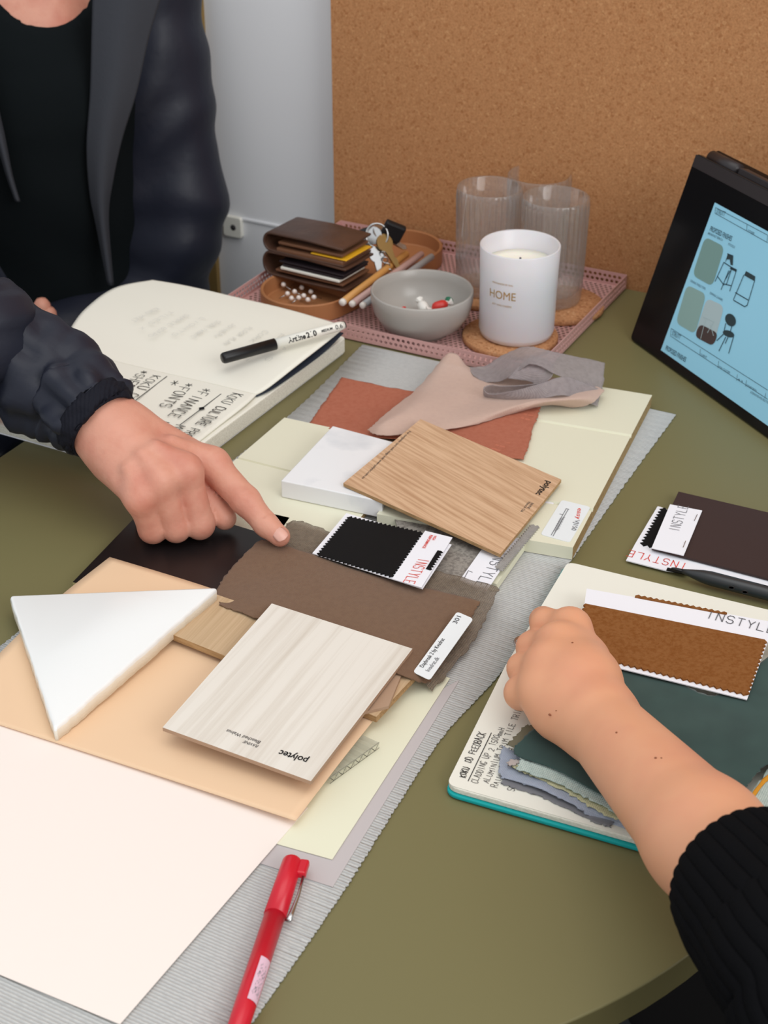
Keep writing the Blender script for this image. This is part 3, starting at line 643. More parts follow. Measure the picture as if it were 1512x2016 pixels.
# fabric swatches stacked on the notebook (lowest first)
Z4 = ZM(860, 1100, 2.319)
def z4(l): return WP([(*Z4(x, y), h) for x, y, h in l])
cloth('fabric_swatch', [z4([(285,985,.0095),(500,1035,.0095),(700,1130,.0095),(840,1180,.0095)]), z4([(300,1030,.009),(480,1090,.009),(680,1185,.009),(790,1225,.009)])], 'slate_sheer', nu=40, nv=10, jit=.0010, label='dark slate grey gauzy swatch, lowest on the notebook page', cat='fabric swatch', group=None)
cloth('fabric_swatch', [z4([(300,860,.0100),(420,900,.011),(640,980,.012),(860,1060,.013),(1050,1160,.013)]), z4([(285,985,.0105),(470,1030,.012),(660,1105,.012),(830,1160,.012),(1060,1240,.011)]), z4([(330,1000,.0100),(480,1060,.011),(650,1140,.011),(780,1250,.004),(1000,1300,.0100)])], 'bluegrey_sheer', nu=50, nv=24, jit=.0012, rip=.001, ripf=60, label='pale blue grey gauzy swatch fraying over the teal notebook edge', cat='fabric swatch')
cloth('fabric_swatch', [z4([(350,930,.0145),(620,1020,.0145),(860,1110,.0145),(1000,1170,.0145)]), z4([(345,955,.0135),(580,1060,.0135),(760,1165,.0135),(960,1230,.0135)])], 'yellow_weave', nu=50, nv=8, jit=.0010, label='pale yellow woven swatch edge in the fabric pile', cat='fabric swatch')
cloth('fabric_swatch', [z4([(322,932,.0148),(350,915,.0152),(378,918,.0152)]), z4([(328,946,.0145),(352,940,.0148),(384,936,.015)])], 'selvedge', nu=10, nv=6, jit=.001, label='tiny red and beige thread selvedge at the left of the fabric pile', cat='fabric swatch')
cloth('fabric_swatch', [z4([(385,905,.0175),(640,1000,.0175),(860,1090,.0175),(980,1160,.0175)]), z4([(362,960,.0155),(560,1030,.0158),(760,1130,.0158),(880,1200,.0158)])], 'pale_green_weave', nu=50, nv=12, jit=.0010, label='pale green grey woven swatch under the dark green velvet', cat='fabric swatch')
cloth('fabric_swatch', [z4([(418,755,.0185),(500,790,.0195),(600,830,.0195)]), z4([(318,850,.0165),(450,900,.0185),(560,935,.019)])], 'khaki_sheer', nu=24, nv=14, jit=.0012, label='khaki gauzy corner poking out beside the hand over the page', cat='fabric swatch')
cloth('fabric_swatch', [z4([(850,500,.0195),(1080,560,.0195),(1300,620,.0195),(1560,420,.0195),(1700,440,.0195)]), z4([(600,640,.0205),(850,700,.0205),(1150,780,.0205),(1450,820,.0205),(1640,850,.0205)]), z4([(440,780,.0205),(640,870,.0205),(900,960,.0205),(1200,1020,.0205),(1480,960,.0205)]), z4([(350,868,.0185),(560,960,.0195),(800,1090,.0195),(1100,1180,.0195),(1385,1085,.0195)]), z4([(395,915,.0182),(600,985,.0190),(860,1120,.0190),(1050,1210,.0190),(1330,1180,.019)])],
  'green_velvet', nu=60, nv=50, jit=.0008, rip=.0008, ripf=30, label='large dark green velvet swatch under the forearm', cat='fabric swatch')
cloth('fabric_swatch', [z4([(1700,700,.0165),(1500,985,.0165),(1385,1125,.0165)]), z4([(1760,800,.0165),(1570,1060,.0165),(1420,1240,.0165)])], 'pale_green_weave', nu=24, nv=10, jit=.001, label='pale woven swatch edge at the right of the green velvet', cat='fabric swatch')
cloth('fabric_swatch', [z4([(1720,800,.0172),(1510,985,.0172),(1422,1098,.0172)]), z4([(1730,812,.0172),(1522,1000,.0172),(1428,1112,.0172)])], 'orange_thread', nu=14, nv=3, jit=.0004, label='thin orange fabric edge at the right of the fabric pile', cat='fabric swatch')
cloth('fabric_swatch', [z4([(1760,820,.0140),(1540,1010,.0140),(1430,1120,.0140)]), z4([(1800,1000,.0140),(1620,1150,.0140),(1460,1300,.0140)])], 'bluegrey_sheer', nu=14, nv=8, jit=.001, label='pale lilac woven swatch at the far right of the fabric pile', cat='fabric swatch')
# brown wool swatch card
wc = prism('swatch_card', z4([(684,136,.0225),(1540,290,.0225),(1700,420,.0225),(1510,380,.0225),(1416,643,.0225),(640,452,.0225)]), .0007, 'white_card', label='white swatch card with brown wool sample on the open notebook', cat='swatch card')
prism('wool_swatch', zig(z4([(678,204,.0238),(1504,370,.0238),(1418,620,.0238),(610,420,.0238)]), .0042, .0010, edges=[1,2,3]), .0012, 'brown_wool', wc)
prism('wool_strip', zig(z4([(908,164,.0233),(1326,246,.0233),(1322,253,.0233),(904,174,.0233)]), .004, .0008, edges=[0]), .0008, 'brown_wool', wc)
strokes('INSTYLE', *z4([(1226,270,.0226),(1540,345,.0226)]), .0088, 'grey_ink', wc, wd=.0007, name='logo', adv=1.55)

# ================================================================ BIG NOTEBOOK AND MARKER
bg = empty('notebook', W(300,800,0), 'large open notebook with black marker notes beside the man', 'notebook')
H = .0165
blk = [(682,664),(352,938),(-120,806),(330,560)]
cvr = [(684,672),(345,950),(-140,815),(330,566)]
prism('cover', rnd(WP([(681,692,.0),(341,950,0),(-150,812,0),(330,585,0)]), .006), .0 + .0016, 'white_card', bg, dirn=UP)
bb = [W(682,692,.0016), W(342,949,.0016), W(-150,811,.0016), W(330,584,.0016)]
tt = [p+UP*.0145 for p in bb]
pb = prism('page_block', rnd(tt, .005), .0143, 'page', bg, side='page_edge', bevel=.001)
# near page and curled far page
hN = .0172
near = cloth('page', [WP([(505,777,.0185),(400,752,.0185),(290,727,.0185),(180,700,.0185),(100,680,.0185)]), WP([(480,800,.0190),(370,772,.0190),(260,745,.0190),(150,715,.0190),(60,692,.0190)]), WP([(425,843,.0175),(320,815,.0175),(200,782,.0175),(90,752,.0175),(0,728,.0175)]), WP([(322,925,.0170),(200,895,.0170),(80,860,.0170),(-40,828,.0170),(-150,800,.0170)])], 'page', bg, nu=30, nv=30, th=.0008, jit=0)
cloth('page', [WP([(505,777,.0186),(400,752,.0186),(290,727,.0186),(180,700,.0186),(100,680,.0186)]), WP([(530,762,.0225),(425,730,.0225),(315,705,.0225),(208,680,.0225),(128,662,.0225)]), WP([(590,715,.030),(470,680,.030),(360,652,.030),(250,628,.030),(165,612,.030)]), WP([(650,668,.033),(540,635,.033),(430,607,.033),(320,583,.033),(225,568,.033)]), WP([(679,643,.033),(575,612,.033),(470,587,.033),(370,564,.033),(300,552,.033)])], 'page', bg, nu=30, nv=40, th=.0012, jit=0)
cloth('back_cover', [WP([(506,780,.0176),(400,755,.0176),(290,730,.0176),(180,703,.0176)]), WP([(545,760,.0182),(430,735,.0182),(320,710,.0182),(210,685,.0182)]), WP([(630,700,.0205),(500,660,.0205),(390,640,.0205),(280,615,.0205)]), WP([(676,656,.027),(560,625,.027),(450,600,.027),(350,578,.027)])], 'cover_dark', bg, nu=20, nv=24, th=.001, jit=0)
Z3 = ZM(0, 540, 2.16); J = lambda x, y, h=.0192: W(*Z3(x, y), h)
strokes('KOKU CULTURE PROJECT', J(988,505), J(715,735), .0092, 'black_ink', near, wd=.0008, hand=.25)
strokes('MEETING', J(748,640), J(640,735), .0088, 'black_ink', near, wd=.0008, hand=.25)
lines([[J(940,510), J(765,642)]], .0009, 'black_ink', near, name='underline')
dm = J(858,572); e1 = (J(940,510)-J(765,642)).normalized()*.0035; e2 = UP.cross(e1)*.8
mk('ink_dot', [dm+e1+UP*.0005, dm+e2+UP*.0005, dm-e1+UP*.0005, dm-e2+UP*.0005], [(0,1,2,3)], 'black_ink', near)
strokes('*FINANCE NAMES', J(862,484), J(585,700), .0100, 'black_ink', near, wd=.0008, hand=.25)
strokes('*FONTS', J(785,462), J(675,560), .0100, 'black_ink', near, wd=.0008, hand=.25)
strokes('*', J(724,452), J(712,470), .0095, 'black_ink', near, wd=.0008, hand=.25)
lines([[J(710,435), J(540,565)]], .0009, 'black_ink', near, name='underline')
strokes('KOKU CULT', J(648,430), J(485,560), .0088, 'black_ink', near, wd=.0008, hand=.25)
strokes('*SHEET SET', J(602,410), J(430,545), .0088, 'black_ink', near, wd=.0008, hand=.25)
# faint show-through writing on the far page
wl_ = ['KOKU MEET','TILES X','SAMPLE BOARD','LIGHTS','STOOL FABRIC','JOINERY','FLOOR PLAN','CORK','PAINT','GLASS']
for k in range(10):
    t = (k+.5)/10; a = W(300,600,.0345).lerp(W(610,662,.0335), t); b_ = W(205,650,.0320).lerp(W(515,730,.0265), t)
    strokes(wl_[k], a.lerp(b_, .1), a.lerp(b_, .25+.7*random.random()), .0050, 'pale_ink', bg, wd=.0004, lift=.0012, hand=.3, name='show_through')
# marker pen on the far page
pa, pb_ = W(437,706,.0385), W(677,640,.0435)
mp = empty('marker_pen', pa, 'black capped white marker pen lying on the big open notebook', 'pen'); d = (pb_-pa).normalized(); L = (pb_-pa).length
tube('cap', [pa, pa+d*.001, pa+d*.0025, pa+d*.051], [.0038,.0046,.0050,.0052], 'black_plastic', mp, seg=24)
tube('barrel', [pa+d*.051, pa+d*(L-.007), pa+d*(L-.004), pa+d*L], [.0045,.0043,.0041,.0032], 'white_plastic', mp, seg=24)
tube('end_plug', [pa+d*(L-.0018), pa+d*(L+.0012)], [.0036,.0028], 'black_plastic', mp, seg=20)
nn = (CAM-(pa+d*.07)).normalized(); nn = (nn-d*nn.dot(d)).normalized(); rt_ = d
def pent(s, a0, a1, cap, m='black_ink', wt=0, font=True):
    c0 = pa+d*a0+nn*.0046-nn.cross(d)*cap*.5; c1 = pa+d*a1+nn*.0046-nn.cross(d)*cap*.5
    def bend(v):
        q = v-pa; x = q.dot(d); s_ = nn.cross(d).normalized(); t = q.dot(s_)/.0046; return pa+d*x+(nn*math.cos(t)+s_*math.sin(t))*.0047
    txt(s, c0, c1, cap, m, mp, n=nn, bend=bend, weight=wt)
pent('Artline', .062, .079, .0050, wt=.03); pent('210', .080, .090, .0050, wt=.03); pent('MEDIUM', .095, .106, .0022, wt=.02); pent('0.6', .109, .116, .0042, wt=0)

# ================================================================ RED PEN
ra_, rb_ = W(577,1694,.0085), W(440,2110,.0085); d = (rb_-ra_).normalized()
rp = empty('pen', ra_, 'red fineliner pen with red cap and silver clip', 'pen')
tube('cap', [ra_, ra_+d*.0008, ra_+d*.002, ra_+d*.042], [.0046,.0053,.0057,.0061], 'red_plastic', rp, seg=28)
tube('barrel', [ra_+d*.042, ra_+d*.10, ra_+d*.142], [.0057,.0056,.0050], 'red_plastic', rp, seg=28)
s_ = d.cross(UP).normalized(); s_ = s_ if s_.x > 0 else -s_
cpos = ra_+s_*.0072
box('clip_mount', ra_+d*.0062+s_*.0070+UP*.001, d*.0055, s_*.0028, UP*.0024, 'red_plastic', rp, bevel=.0012)
tube('clip', [ra_+d*.009+s_*.0085+UP*.001, ra_+d*.025+s_*.0090, ra_+d*.038+s_*.0082-UP*.0005, ra_+d*.044+s_*.0078], [.0008,.0009,.0014,.0018], 'steel', rp, seg=10, squash=.6)
nn = (CAM-(ra_+d*.09)).normalized(); nn = (nn-d*nn.dot(d)).normalized(); sx = nn.cross(d).normalized(); sx = sx if sx.x > 0 else -sx
vs, fs = [], []
for i in range(9):
    t = -.05+1.15*i/8
    for x in (.075, .103): vs.append(ra_+d*x+(nn*math.cos(t)+sx*math.sin(t))*.00595)
for i in range(8): fs.append((2*i,2*i+1,2*i+3,2*i+2))
mk('label', vs, fs, 'pink_label', rp, smooth=True, label='pale pink paper label')
vs, fs = [], []
for k in range(60):
    t = .15+random.random()*.8; x = .078+random.random()*.021; e = .0006
    p = lambda xx, tt: ra_+d*xx+(nn*math.cos(tt)+sx*math.sin(tt))*.00605
    jn(vs, fs, [p(x,t), p(x+e*2,t), p(x+e*2,t+.035), p(x,t+.035)], [(0,1,2,3)])
mk('fine_print', vs, fs, 'grey_ink', rp)

# ================================================================ TRAY AND ITS CONTENTS
TH = .016
fl_, fr_, br_, bl_ = W(441,586,TH), W(1056,721,TH), W(1228,540,TH), W(695,438,TH)
eu = ((fr_-fl_).normalized()+(br_-bl_).normalized()).normalized(); eu.z = 0; eu.normalize(); ev = UP.cross(eu)
cw = (fr_-fl_).dot(eu); cdp = (br_-fr_).dot(ev)
O0 = Vector((fr_.x, fr_.y, TZ)) - eu*cw
tr = empty('tray', O0+eu*cw/2+ev*cdp/2, 'pink perforated metal tray against the cork board', 'tray')
def perf(name, o, ex, ey, lx, ly, pitch, parent, rim=.002):
    """sheet with a staggered grid of round holes"""
    vs, fs = [], []
    ix, iy = lx-2*rim, ly-2*rim; ny = max(1, round(iy/(pitch*.866))); dy = iy/ny; nx = max(1, round(ix/pitch)); dx = ix/nx; r = pitch*.35
    P = lambda x, y: o+ex*x+ey*y
    for j in range(ny):
        off = .5 if j % 2 else 0
        if off:
            for q in (0, nx-.5): jn(vs, fs, [P(rim+q*dx, rim+j*dy), P(rim+(q+.5)*dx, rim+j*dy), P(rim+(q+.5)*dx, rim+(j+1)*dy), P(rim+q*dx, rim+(j+1)*dy)], [(0,1,2,3)])
        for i in range(nx-(1 if off else 0)):
            cx, cy = rim+(i+.5+off)*dx, rim+(j+.5)*dy; k = len(vs)
            outer = [(-.5,-.5),(0,-.5),(.5,-.5),(.5,0),(.5,.5),(0,.5),(-.5,.5),(-.5,0)]
            for a, b_ in outer: vs.append(P(cx+a*dx, cy+b_*dy))
            for q in range(8):
                t = math.atan2(outer[q][1], outer[q][0]); vs.append(P(cx+r*math.cos(t), cy+r*math.sin(t)))
            for q in range(8): fs.append((k+q, k+(q+1) % 8, k+8+(q+1) % 8, k+8+q))
    for x0, x1, y0, y1 in ((0,lx,0,rim),(0,lx,ly-rim,ly),(0,rim,rim,ly-rim),(lx-rim,lx,rim,ly-rim)):
        jn(vs, fs, [P(x0,y0), P(x1,y0), P(x1,y1), P(x0,y1)], [(0,1,2,3)])
    q = mk(name, vs, fs, 'rose_metal', parent); mod(q, 'SOLIDIFY', thickness=.0008, offset=0); return q
pb0 = O0+UP*.0018
perf('tray_base', pb0, eu, ev, cw, cdp, .0052, tr)
perf('tray_side', pb0, eu, UP, cw, TH-.0018, .0052, tr)
perf('tray_side', pb0+ev*cdp, eu, UP, cw, TH-.0018, .0052, tr)
perf('tray_side', pb0, ev, UP, cdp, TH-.0018, .0052, tr)
perf('tray_side', pb0+eu*cw, ev, UP, cdp, TH-.0018, .0052, tr)
TB = .0023
# coasters
def coaster(px, py, r, h, label):
    return lathe('coaster', [(r-.001,0),(r,.001),(r,.005),(r-.001,.006)], W(px, py, h), 'cork_coaster', label=label, cat='coaster', group='round cork coasters', seg=56)
coaster(1004, 668, .045, TB, 'round cork coaster under the white candle')
coaster(1100, 606, .044, TB, 'round cork coaster under the front right ribbed glass')
coaster(950, 580, .042, TB, 'round cork coaster under the left ribbed glass')
# candle
ch = TB+.0062; cc = W(1016, 656, ch)
def rp_(px): return px
HC = .089; RC = .0368
cn = empty('candle', cc, 'white jar candle with gold lettering standing on a cork coaster', 'candle')
lathe('jar', [(0,0),(.030,0),(.0335,.002),(.0352,.007),(RC-.0012,.05),(RC,HC-.001),(RC-.0008,HC),(RC-.0022,HC-.001),(RC-.0034,.05),(.0325,.009),(.028,.006),(0,.006)], cc, 'frosted_glass', cn, seg=72)
lathe('wax', [(0,.0065),(.029,.0065),(RC-.0042,.05),(RC-.0038,HC-.018),(RC-.008,HC-.0205),(.006,HC-.0208),(0,HC-.0205)], cc, 'wax', cn, seg=64)
tube('wick', [cc+UP*(HC-.021), cc+UP*(HC-.016), cc+UP*(HC-.0135)+Vector((.0008,0,0))], .0010, 'black_ink', cn, seg=8)
toc = (CAM-cc); toc.z = 0; toc.normalize()
def cyl(s, ang, z, wdt, cap, m, wt=0):
    fr0 = Matrix.Rotation(ang, 3, 'Z') @ toc; sd = UP.cross(fr0)
    c0 = cc+UP*z-sd*wdt/2+fr0*RC; c1 = cc+UP*z+sd*wdt/2+fr0*RC
    def bend(v):
        q = v-cc; zz = q.z; t = q.dot(sd)/RC; rr = .0352+(RC-.0012-.0352)*min(1,(zz-.007)/.043)+.0012*max(0,(zz-.05)/.05)+.0003
        return cc+UP*zz+(fr0*math.cos(t)+sd*math.sin(t))*rr
    txt(s, c0, c1, cap, m, cn, n=fr0, bend=bend, weight=wt)
cyl('HOME', -.42, .0480, .027, .0078, 'gold_ink'); cyl('FRAGRANCED BY KUU', -.42, .0620, .021, .0018, 'gold_ink'); cyl('SOY WAX CANDLE', -.42, .0410, .020, .0018, 'gold_ink')
# ribbed glasses
def glass(px, py, h, label):
    c = W(px, py, h); g0 = empty('drinking_glass', c, label, 'glass', 'ribbed drinking glasses')
    R0, HH = .0298, .106
    def rib(a, z): return .026*math.cos(34*a)*(1 if .008 < z < HH-.006 else 0)
    def prof(): return [(0,0),(R0-.004,0),(R0-.001,.002),(R0,.006),(R0+.0006,.03),(R0+.0012,HH*.6),(R0+.0018,HH-.008),(R0+.0018,HH-.001),(R0+.0008,HH),(R0-.0004,HH-.001),(R0-.0006,HH*.6),(R0-.0016,.03),(R0-.0022,.014),(R0-.006,.010),(0,.010)]
    seg = 34*6; vs, fs = [], []; pr = prof(); n = len(pr)
    for k, (r, z) in enumerate(pr):
        for s in range(seg):
            a = 2*math.pi*s/seg; rr = r*(1+(rib(a, z) if k < 8 else 0)); vs.append(c+Vector((rr*math.cos(a), rr*math.sin(a), z)))
    for i in range(n-1):
        for s in range(seg): fs.append((i*seg+s, i*seg+(s+1) % seg, (i+1)*seg+(s+1) % seg, (i+1)*seg+s))
    mk('tumbler', vs, fs, 'clear_glass', g0, smooth=True)
    return g0
glass(1083, 590, TB+.0062, 'clear ribbed tumbler, front right of the three glasses')
glass(957, 568, TB+.0062, 'clear ribbed tumbler, left of the three glasses')
glass(1052, 538, TB, 'clear ribbed tumbler standing behind the other two glasses')
# bowl
bc = W(830, 652, TB); RB_ = .048
lathe('bowl', [(0,.002),(.020,.002),(.022,0),(.0255,0),(.027,.003),(.038,.010),(.0455,.022),(.0482,.034),(.0484,.042),(.0474,.0436),(.0460,.0424),(.0452,.034),(.042,.022),(.034,.011),(.020,.0065),(0,.006)], bc, 'grey_ceramic', seg=72, label='small round grey ceramic bowl holding wrapped sweets', cat='bowl')
def candy(x, y, z, ang, m1, m2, lab):
    c = bc+Vector((x, y, z)); dd = Vector((math.cos(ang), math.sin(ang), .25)).normalized(); e = dd.orthogonal().normalized(); f = dd.cross(e)
    g0 = empty('sweet', c, lab, 'sweet', 'wrapped sweets in the grey bowl')
    tube('wrapper', [c-dd*.008, c-dd*.006, c-dd*.003, c+dd*.003, c+dd*.006, c+dd*.008], [.0012,.0042,.0052,.0052,.0042,.0012], m1, g0, seg=12)
    for sg in (-1, 1):
        vs = [c+dd*sg*.0075]+[c+dd*sg*.0125+(e*math.cos(t)+f*math.sin(t))*.004 for t in [i*math.pi/4 for i in range(9)]]
        o = mk('twisted_end', vs, [(0,i,i+1) for i in range(1,9)], m2, g0, smooth=False); mod(o, 'SOLIDIFY', thickness=.0003)
candy(.006,-.002,.0155,.5,'candy_white','candy_orange','orange ended sweet in the middle of the bowl')
candy(-.011,-.004,.0165,2.2,'candy_green','candy_red','green and red wrapped sweet at the left of the bowl')
candy(.022,.006,.0215,1.2,'candy_white','candy_green','white wrapped sweet with green ends at the right of the bowl')
candy(.017,.002,.0250,.2,'candy_red','candy_white','red wrapped sweet lying on the right hand sweets')
candy(.002,.012,.0190,1.9,'candy_white','candy_white','plain white wrapped sweet towards the back of the bowl')

# leather organiser: long oval dish
o1, o2 = W(605, 600, TB), W(785, 515, TB)
od = (o2-o1).normalized(); os_ = UP.cross(od)
def oval(r, z, ex=0.0, n=28):
    a = []
    L = (o2-o1).length
    for i in range(n+1):
        t = -math.pi/2+math.pi*i/n; a.append(o2+od*(r*math.cos(t))+os_*(r*math.sin(t))+UP*z)
    for i in range(n+1):
        t = math.pi/2+math.pi*i/n; a.append(o1+od*(r*math.cos(t))+os_*(r*math.sin(t))+UP*z)
    return a
lv = [oval(.044,0), oval(.0455,.001), oval(.0455,.018), oval(.0445,.019), oval(.0425,.018), oval(.0425,.004), oval(.041,.003)]
n = len(lv[0]); vs = [p for l in lv for p in l]; fs = [tuple(reversed(range(n)))]
for k in range(len(lv)-1):
    for i in range(n): fs.append((k*n+i, k*n+(i+1) % n, (k+1)*n+(i+1) % n, (k+1)*n+i))
fs.append(tuple(range((len(lv)-1)*n, len(lv)*n)))
og = mk('desk_organiser', vs, fs, 'tan_leather', smooth=False, label='tan leather oval catch-all dish holding a wallet, keys and pencils', cat='desk organiser')
dv = o1+od*.030
box('divider', dv+UP*.0095, od*.001, os_*.0415, UP*.0065, 'tan_leather', og, bevel=.0006)
# pearls / pins
for k, (px, py) in enumerate(((558,560),(566,578),(580,574),(594,566),(598,582),(612,574),(618,585),(606,590),(588,586),(574,587))):
    c = W(px, py, TB+.0105-.002*(k % 2)); g0 = empty('pearl_pin', c, 'small pearl headed pin in the left of the leather dish', 'pin', 'pearl headed pins in the leather dish')
    lathe('pearl_head', [(0,-.0026),(.0018,-.0018),(.0026,0),(.0018,.0018),(0,.0026)], c, 'pearl', g0, seg=14)
    a = random.uniform(0, 6.28); tube('pin_shaft', [c, c+Vector((math.cos(a)*.009, math.sin(a)*.009, -.0035))], .0004, 'steel', g0, seg=6)
# wallet: trifold, three thick folds
wl = empty('wallet', W(610,560,TB+.018), 'thick dark brown folded leather wallet lying across the leather dish', 'wallet')
wu = (W(730,500,.03)-W(530,470,.03)); 
wa = W(528,532,.026); wb = W(680,572,.026)                    # front bottom edge of the wallet
wx = (wb-wa); wx.z = 0; lw = wx.length; wx.normalize(); wy = UP.cross(wx)
def fold(name, x0, x1, y0, y1, z0, z1, m, tilt=0, bv=.0035, shift=0):
    c = wa+wx*((x0+x1)/2)+wy*((y0+y1)/2+shift); c.z = TZ+(z0+z1)/2
    ux = (wx+UP*tilt).normalized()
    o = box(name, c, ux*(x1-x0)/2, wy*(y1-y0)/2, UP*(z1-z0)/2, m, wl); mod(o, 'BEVEL', width=bv, segments=4); 
    for p in o.data.polygons: p.use_smooth = True
    return o
# C-shaped leather skins (profile in x-z, open to the right front)
def skin(name, zb, zt, lx, ly, m, bulge=.008, th=.0024, y0=0, xs=0, tilt=0.0):
    prof = []
    n = 14; zc = (zb+zt)/2; r = (zt-zb)/2
    prof = [(lx, zb)] + [(lx*.5, zb-.0004)] + [(xs+r*.2-bulge*math.sin(math.pi*i/n)-0, zc-r*math.cos(math.pi*i/n)) for i in range(n+1)] + [(lx*.5, zt+.001), (lx, zt-.001)]
    vs, fs = [], []
    for yy in (y0, y0+ly*.25, y0+ly*.5, y0+ly*.75, y0+ly):
        for (x, z) in prof: 
            p = wa+wx*x+wy*yy; p.z = TZ+z+tilt*x+.0008*noise.noise(Vector((x*60, yy*60, z*50))); vs.append(p)
    k = len(prof)
    for j in range(4):
        for i in range(k-1): fs.append((j*k+i, j*k+i+1, (j+1)*k+i+1, (j+1)*k+i))
    o = mk(name, vs, fs, m, wl, smooth=True); mod(o, 'SOLIDIFY', thickness=th, offset=0); mod(o, 'BEVEL', width=.0007, segments=2); return o
LX, LY = lw*1.0, .050
skin('outer_leather', .0225, .0455, LX, LY, 'wallet_leather', tilt=.02)
skin('outer_leather', .0475, .0655, LX*.97, LY, 'wallet_leather', xs=.002, tilt=.02)
fold('inner_leather', .010, LX*.96, .001, LY-.002, .0475, .0530, 'wallet_lining', tilt=.03, bv=.0015)
fold('inner_leather', .008, LX*.96, .001, LY-.002, .0275, .0300, 'wallet_lining', tilt=.02, bv=.001)
fold('bank_card', .016, LX*.93, -.001, LY-.006, .0318, .0346, 'white_plastic', tilt=.02, bv=.0006)
fold('bank_card', .018, LX*.97, -.0005, LY-.006, .0358, .0376, 'wallet_dark', tilt=.02, bv=.0005)
fold('bank_card', .014, LX*.98, .000, LY-.006, .0386, .0402, 'wallet_dark', tilt=.02, bv=.0005)
fold('bank_card', LX*.55, LX*1.0, .002, LY-.004, .0545, .0556, 'yellow_plastic', tilt=.03, bv=.0004)
fold('inner_leather', .012, LX*.95, .002, LY-.002, .0565, .0595, 'wallet_lining', tilt=.03, bv=.001)
# keys
kc = W(742, 486, .045)
kg = empty('key_bunch', kc, 'bunch of metal keys with black fob behind the wallet', 'keys')
def key(c, dd, m, s=1):
    dd = dd.normalized(); n_ = Vector((.3,-.6,.8)).normalized(); e = n_.cross(dd).normalized(); n_ = dd.cross(e)
    pts = [c+(dd*math.cos(t)+e*math.sin(t))*.009*s for t in [.5+i*(2*math.pi-1)/14 for i in range(15)]]
    pts += [c+dd*.030*s-e*.0028*s, c+dd*.033*s, c+dd*.030*s+e*.0028*s, c+dd*.024*s+e*.0016*s, c+dd*.021*s+e*.003*s, c+dd*.017*s+e*.0018*s]
    prism('key', pts, .0022, m, kg, dirn=-n_)
key(kc+Vector((-.004,.0,.012)), Vector((-.6,-.2,-.5)), 'steel'); key(kc+Vector((.008,-.004,.006)), Vector((.5,-.3,-.8)), 'brass'); key(kc+Vector((.004,.006,.014)), Vector((.8,.1,-.6)), 'steel'); key(kc+Vector((0,-.010,-.004)), Vector((.2,-.5,-.9)), 'steel', .9)
ring = [kc+Vector((.011*math.cos(t), .004*math.sin(t), .012+.011*math.sin(t))) for t in [i*2*math.pi/24 for i in range(25)]]
tube('key_ring', ring, .0011, 'steel', kg, seg=8, cap=False)
box('key_fob', kc+Vector((.016,.006,.014)), Vector((.010,.002,-.005)), Vector((0,.003,.001)), Vector((.004,0,.008)), 'black_plastic', kg, bevel=.002)
box('key_fob', kc+Vector((-.014,.004,.010)), Vector((.006,.001,.002)), Vector((0,.003,0)), Vector((-.001,0,.007)), 'black_plastic', kg, bevel=.002)
for k in range(5):
    c = kc+Vector((.006+k*.002, -.010-k*.003, -.004-k*.005)); tube('chain_link', [c+Vector((.003*math.cos(t), .001, .003*math.sin(t))) for t in [i*2*math.pi/10 for i in range(11)]], .0007, 'steel', kg, seg=6, cap=False)
# pencils
def pencil(p, q, r, m, lab, tip='eraser_white'):
    a, b_ = W(*p), W(*q); dd = (b_-a).normalized(); g0 = empty('pencil', a, lab, 'pencil', 'pencils in the leather dish')
    tube('shaft', [a+dd*.004, b_], r, m, g0, seg=8); tube('end_cap', [a, a+dd*.001, a+dd*.004], [r*.6, r*.95, r], tip, g0, seg=12)
pencil((672,597,.024), (800,500,.030), .0037, 'pencil_orange', 'orange pencil with white end, upper left of the three')
pencil((691,600,.023), (830,500,.028), .0034, 'pencil_pink', 'dusty pink pencil between the orange and grey ones')
pencil((712,603,.0225), (850,505,.026), .0034, 'pencil_grey', 'pale grey pencil nearest to the bowl')

# ================================================================ LAPTOP in tent position
B0 = W(1240, 667, .0015); B1 = W(1520, 868, .0015)
lx = (B1-B0); lx.z = 0; lx.normalize(); bk_ = UP.cross(lx)        # horizontal, away from the viewer
best = None
for th in [i*.5 for i in range(0, 100)]:
    t = math.radians(th)
    up_ = UP*math.cos(t)+bk_*math.sin(t); n_ = lx.cross(up_).normalized()
    p = R(1370, 301, B0, n_); e = abs((p-B0).dot(lx))
    if best is None or e < best[0]: best = (e, th, (p-B0).dot(up_))
t = math.radians(best[1]); LH = best[2]; print('LAPTOP tilt', best[1], 'height', LH)
lu = UP*math.cos(t)+bk_*math.sin(t); lnm = lx.cross(lu).normalized()
if lnm.dot(CAM-B0) < 0: lnm = -lnm
LWD = .305
lp = empty('laptop', B0+lx*LWD/2, 'black convertible laptop standing like a tent with a blue screen', 'laptop')
def LP(x, y, z=0): return B0+lx*x+lu*y+lnm*z
prism('screen_lid', rnd([LP(0,0), LP(LWD,0), LP(LWD,LH), LP(0,LH)], .005), .006, 'laptop_black', lp, dirn=-lnm, bevel=.0008)
def X(px, py, d=.0002): return R(px, py, B0+lnm*d, lnm)
def loc(p): q = p-B0; return q.dot(lx), q.dot(lu)
x0, y0 = loc(X(1301,689)); x1, y1 = loc(X(1408,399)); x0 = (x0+x1)/2
sx1 = LWD-x0
ds = prism('display', [LP(x0,y0,.0004), LP(sx1,y0,.0004), LP(sx1,y1,.0004), LP(x0,y1,.0004)], .0004, 'screen', lp, dirn=-lnm, label='glowing pale blue display')
Z5 = ZM(1200, 280, 3.36)
def X5(x, y, d=.0006): return X(*Z5(x, y), d)
def rrect(pts, m, d, r=.007, name='swatch_image'): 
    q = rnd([X5(x, y, d) for x, y in pts], r, 5); mk(name, q, [tuple(range(len(q)))], m, ds)
